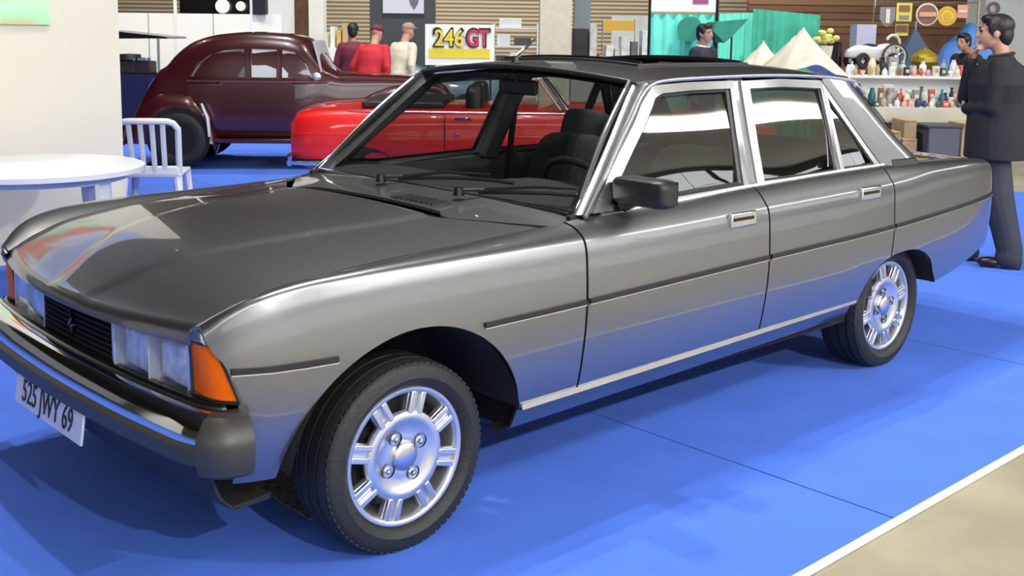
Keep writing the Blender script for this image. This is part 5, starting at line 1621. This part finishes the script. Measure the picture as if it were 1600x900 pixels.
def person(label, loc, face_dir, H=1.75, coat=(.02, .02, .02), trousers=(.03, .03, .035), shoes=(.01, .01, .01), hair=HAIR, coat_len=.80,
           armL=None, armR=None, lean=0.0, vox=.012, head_tilt=(0, 0), cap=None, collar=None, feet=None, bulk=0.0):
    """front is -y, the person's left is +x"""
    rz = math.atan2(face_dir.y, face_dir.x) + PI / 2
    root = tag(empty('person', loc, rz), label, 'person')
    k = H / 1.75
    def L(p):      # lean forward from the hips
        x, y, z = p
        if z > .92:
            dz = z - .92; dy = y
            y = dy * math.cos(lean) - dz * math.sin(lean); z = .92 + dz * math.cos(lean) + dy * math.sin(lean) * .3
        return (x * k, y * k, z * k)
    armL = armL or dict(e=(.25, .02, 1.14), w=(.25, -.08, .88), d=(0, -.15, -1), n=(-1, 0, 0), c=.5)
    armR = armR or dict(e=(-.25, .02, 1.14), w=(-.25, -.08, .88), d=(0, -.15, -1), n=(1, 0, 0), c=.5)
    feet = feet or ((.10, 0), (-.10, 0))
    ht = Vector((head_tilt[0], head_tilt[1], 0))
    hc = Vector((0, -.02, 1.625)) + ht
    body = MB()
    caps(body, [(L((0, .015, 1.42)), .060 * k), (L((0, .005, 1.50)), .056 * k), (L(tuple(Vector((0, 0, 1.56)) + ht * .7)), .058 * k)])
    # head: skull, face, jaw, nose, ears
    hp = lambda p: L(tuple(hc + Vector(p)))
    body.ball(hp((0, .015, .035)), (.076 * k, .096 * k, .09 * k), 18, 12)
    body.ball(hp((0, -.03, -.025)), (.062 * k, .066 * k, .085 * k), 16, 10)
    body.ball(hp((0, -.055, -.085)), (.036 * k, .034 * k, .028 * k), 12, 8)
    caps(body, [(hp((0, -.092, .015)), .010 * k), (hp((0, -.112, -.022)), .0135 * k)])
    body.ball(hp((0, -.097, -.055)), (.025 * k, .010 * k, .010 * k), 10, 6)
    for s in (-1, 1):
        body.ball(hp((s * .078, .012, -.005)), (.010 * k, .022 * k, .034 * k), 10, 8)
        body.ball(hp((s * .03, -.085, .028)), (.024 * k, .010 * k, .009 * k), 10, 6)
    # trunk and legs (inside the clothes) so the body is one figure
    ring_loft(body, [(*L((0, 0, .90))[:2], L((0, 0, .90))[2], .13 * k, .09 * k), (*L((0, 0, 1.12))[:2], L((0, 0, 1.12))[2], .115 * k, .08 * k), (*L((0, 0, 1.34))[:2], L((0, 0, 1.34))[2], .13 * k, .085 * k), (*L((0, 0, 1.44))[:2], L((0, 0, 1.44))[2], .08 * k, .06 * k)])
    for s, (fx, fy) in ((1, feet[0]), (-1, feet[1])):
        caps(body, [(L((s * .085, 0, .90)), .068 * k), ((fx * k, fy * k * .6 - .01, .50 * k), .048 * k), ((fx * k, fy * k, .12 * k), .034 * k)])
    for A, s in ((armL, 1), (armR, -1)):
        caps(body, [(L((s * .165, 0, 1.40)), .045 * k), (L(A['e']), .035 * k), (L(A['w']), .026 * k)])
        hand(body, L(A['w']), A['d'], A['n'], A['c'], s, 1.0 * k)
    b = skin_build(body, 'body', SKIN, root, vox)
    for s in (-1, 1):
        MB().ball(hp((s * .030, -.080, .014)), .009 * k, 10, 8).build('eye', EYE, b)
        MB().tube([hp((s * .012, -.098, .036)), hp((s * .03, -.099, .041)), hp((s * .05, -.088, .034))], .005 * k, 5).build('eyebrow', hair, b)
    # hair or cap
    hm = MB()
    if not cap:
        hm.ball(hp((0, .03, .052)), (.088 * k, .103 * k, .085 * k), 18, 12)
        hm.ball(hp((0, .07, -.01)), (.075 * k, .058 * k, .085 * k), 16, 10)
        hm.ball(hp((0, -.035, .098)), (.066 * k, .058 * k, .036 * k), 14, 8)
        for s in (-1, 1):
            hm.ball(hp((s * .068, .0, .035)), (.018 * k, .045 * k, .05 * k), 10, 8)
        skin_build(hm, 'hair', hair, root, vox * .8, 3)
    else:
        hm.ball(hp((0, .012, .06)), (.088 * k, .106 * k, .075 * k), 18, 12)
        hm.ball(hp((0, -.10, .062)), (.062 * k, .055 * k, .012 * k), 14, 6)
        skin_build(hm, 'cap', mat('cap_cloth_%d' % len(bpy.data.objects), cap, rough=.8), root, vox * .8, 3)
    # coat
    cm = MB()
    z0 = coat_len
    rr = []
    for z, rx, ry, oy in ((z0, .205 + bulk, .165 + bulk, .02), (.92, .195 + bulk, .16 + bulk, .015), (1.05, .180 + bulk, .15 + bulk, .01), (1.15, .175 + bulk, .145 + bulk, .01), (1.28, .195 + bulk, .155 + bulk, .01), (1.38, .19 + bulk * .6, .14 + bulk * .6, .015), (1.44, .14, .10, .008), (1.475, .085, .075, .01)):
        if z < z0:
            continue
        p = L((0, oy, z)); rr.append((p[0], p[1], p[2], rx * k, ry * k))
    ring_loft(cm, rr)
    for A, s in ((armL, 1), (armR, -1)):
        W_ = Vector(A['w']); E_ = Vector(A['e']); cuff = W_ + (E_ - W_).normalized() * .015
        caps(cm, [(L((s * .165, .0, 1.395)), .076 * k), (L(tuple(Vector((s * .185, 0, 1.36)).lerp(E_, .35))), .068 * k), (L(tuple(E_)), .056 * k), (L(tuple(cuff)), .043 * k)])
    cmat = mat('coat_cloth_%d' % len(bpy.data.objects), coat, rough=.8, noise=.12, nscale=12, bump=.15, bscale=40)
    co_ = skin_build(cm, 'coat', cmat, root, vox, 3)
    if collar:
        MB().tube([L((.085 * math.cos(a), .008 + .075 * math.sin(a), 1.475 + .014 * math.sin(a))) for a in lin(0, 2 * PI, 19)[:-1]], .014 * k, 7, closed=True).build('collar', mat('collar_%d' % len(bpy.data.objects), collar, rough=.7), co_)
    tm = MB(); lw = 1 + bulk * 8
    p = L((0, 0, .90)); q = L((0, 0, 1.0))
    ring_loft(tm, [((feet[0][0] + feet[1][0]) * .15 * k, 0, .78 * k, .165 * k, .125 * k), (p[0], p[1], p[2], .175 * k, .13 * k), (q[0], q[1], q[2], .165 * k, .12 * k)])
    for s, (fx, fy) in ((1, feet[0]), (-1, feet[1])):
        caps(tm, [((s * .085 * k, 0, .86 * k), .098 * k), (((s * .085 + fx) / 2 * k, fy * k * .4 - .012, .50 * k), .074 * k * lw), ((fx * k, fy * k - .005, .13 * k), .062 * k * lw), ((fx * k, fy * k - .008, .075 * k), .064 * k * lw)])
    skin_build(tm, 'trousers', mat('trouser_cloth_%d' % len(bpy.data.objects), trousers, rough=.75, noise=.1, nscale=15, bump=.2, bscale=25), root, vox, 3)
    smat = mat('shoe_leather_%d' % len(bpy.data.objects), shoes, rough=.35)
    for s, (fx, fy) in ((1, feet[0]), (-1, feet[1])):
        sm_ = MB()
        x, y = fx * k, fy * k
        sm_.ball((x, y + .03, .055), (.04, .05, .055), 12, 8); sm_.ball((x + s * .006, y - .12, .036), (.045, .085, .036), 14, 8)
        caps(sm_, [((x, y + .03, .035), .034), ((x + s * .005, y - .12, .03), .030)])
        sm_.box((x + s * .003, y - .055, .008), (.075, .25, .016))
        skin_build(sm_, 'shoe', smat, root, .008, 2)
    return root


# man in the dark coat, arms folded, hand to his mouth
g = Vector((5.60, -.10, .006)) - RH * .13
person('man in a long black coat with a hand to his mouth', g, -RH * .93 + FH * .36, H=1.665, coat=(.010, .011, .014), trousers=(.030, .033, .045), shoes=(.012, .008, .007),
       coat_len=.76, bulk=.05, vox=.0075, collar=(.012, .012, .015),
       armL=dict(e=(.20, -.04, 1.12), w=(.02, -.20, 1.10), d=(-1, -.15, .12), n=(0, 1, .25), c=.7),
       armR=dict(e=(-.12, -.205, 1.17), w=(-.05, -.185, 1.44), d=(.25, .30, .9), n=(.55, .75, -.2), c=.85),
       head_tilt=(0, -.03), feet=((.11, .15), (-.10, -.12)))
# man behind him at the stall
person('man in a black jacket looking down at the stall, bareheaded', ground_at(1506, 14.3), -RH * .6 - FH * .4, H=1.60, coat=(.012, .012, .012), trousers=(.03, .03, .04), vox=.012, lean=.12, head_tilt=(0, -.05))
# man turning by the turquoise stand
person('man in a dark navy suit with a white collar by the turquoise cloth', ground_at(1094, 13.5), -FH * .6 + RH * .55, H=1.66, coat=(.012, .016, .028), trousers=(.02, .02, .03), vox=.013, collar=(.75, .75, .78), hair=HAIR)
# visitors bending over the blue coupe
person('visitor in a red jacket and dark cap bending over the blue coupe', ground_at(574, 14.2), FH * .8 + RH * .3, H=1.66, coat=(.45, .012, .025), trousers=(.03, .02, .05), vox=.014, lean=.35, cap=(.12, .015, .025))
person('visitor in a beige jacket bending beside the one in red', ground_at(618, 14.9), FH * .7 + RH * .6, H=1.68, coat=(.58, .52, .40), trousers=(.2, .2, .2), vox=.014, lean=.30, cap=(.30, .2, .15))
person('visitor in a maroon pullover standing before the trade counter', ground_at(551, 15.9), FH, H=1.64, coat=(.14, .015, .03), trousers=(.02, .02, .04), vox=.015)
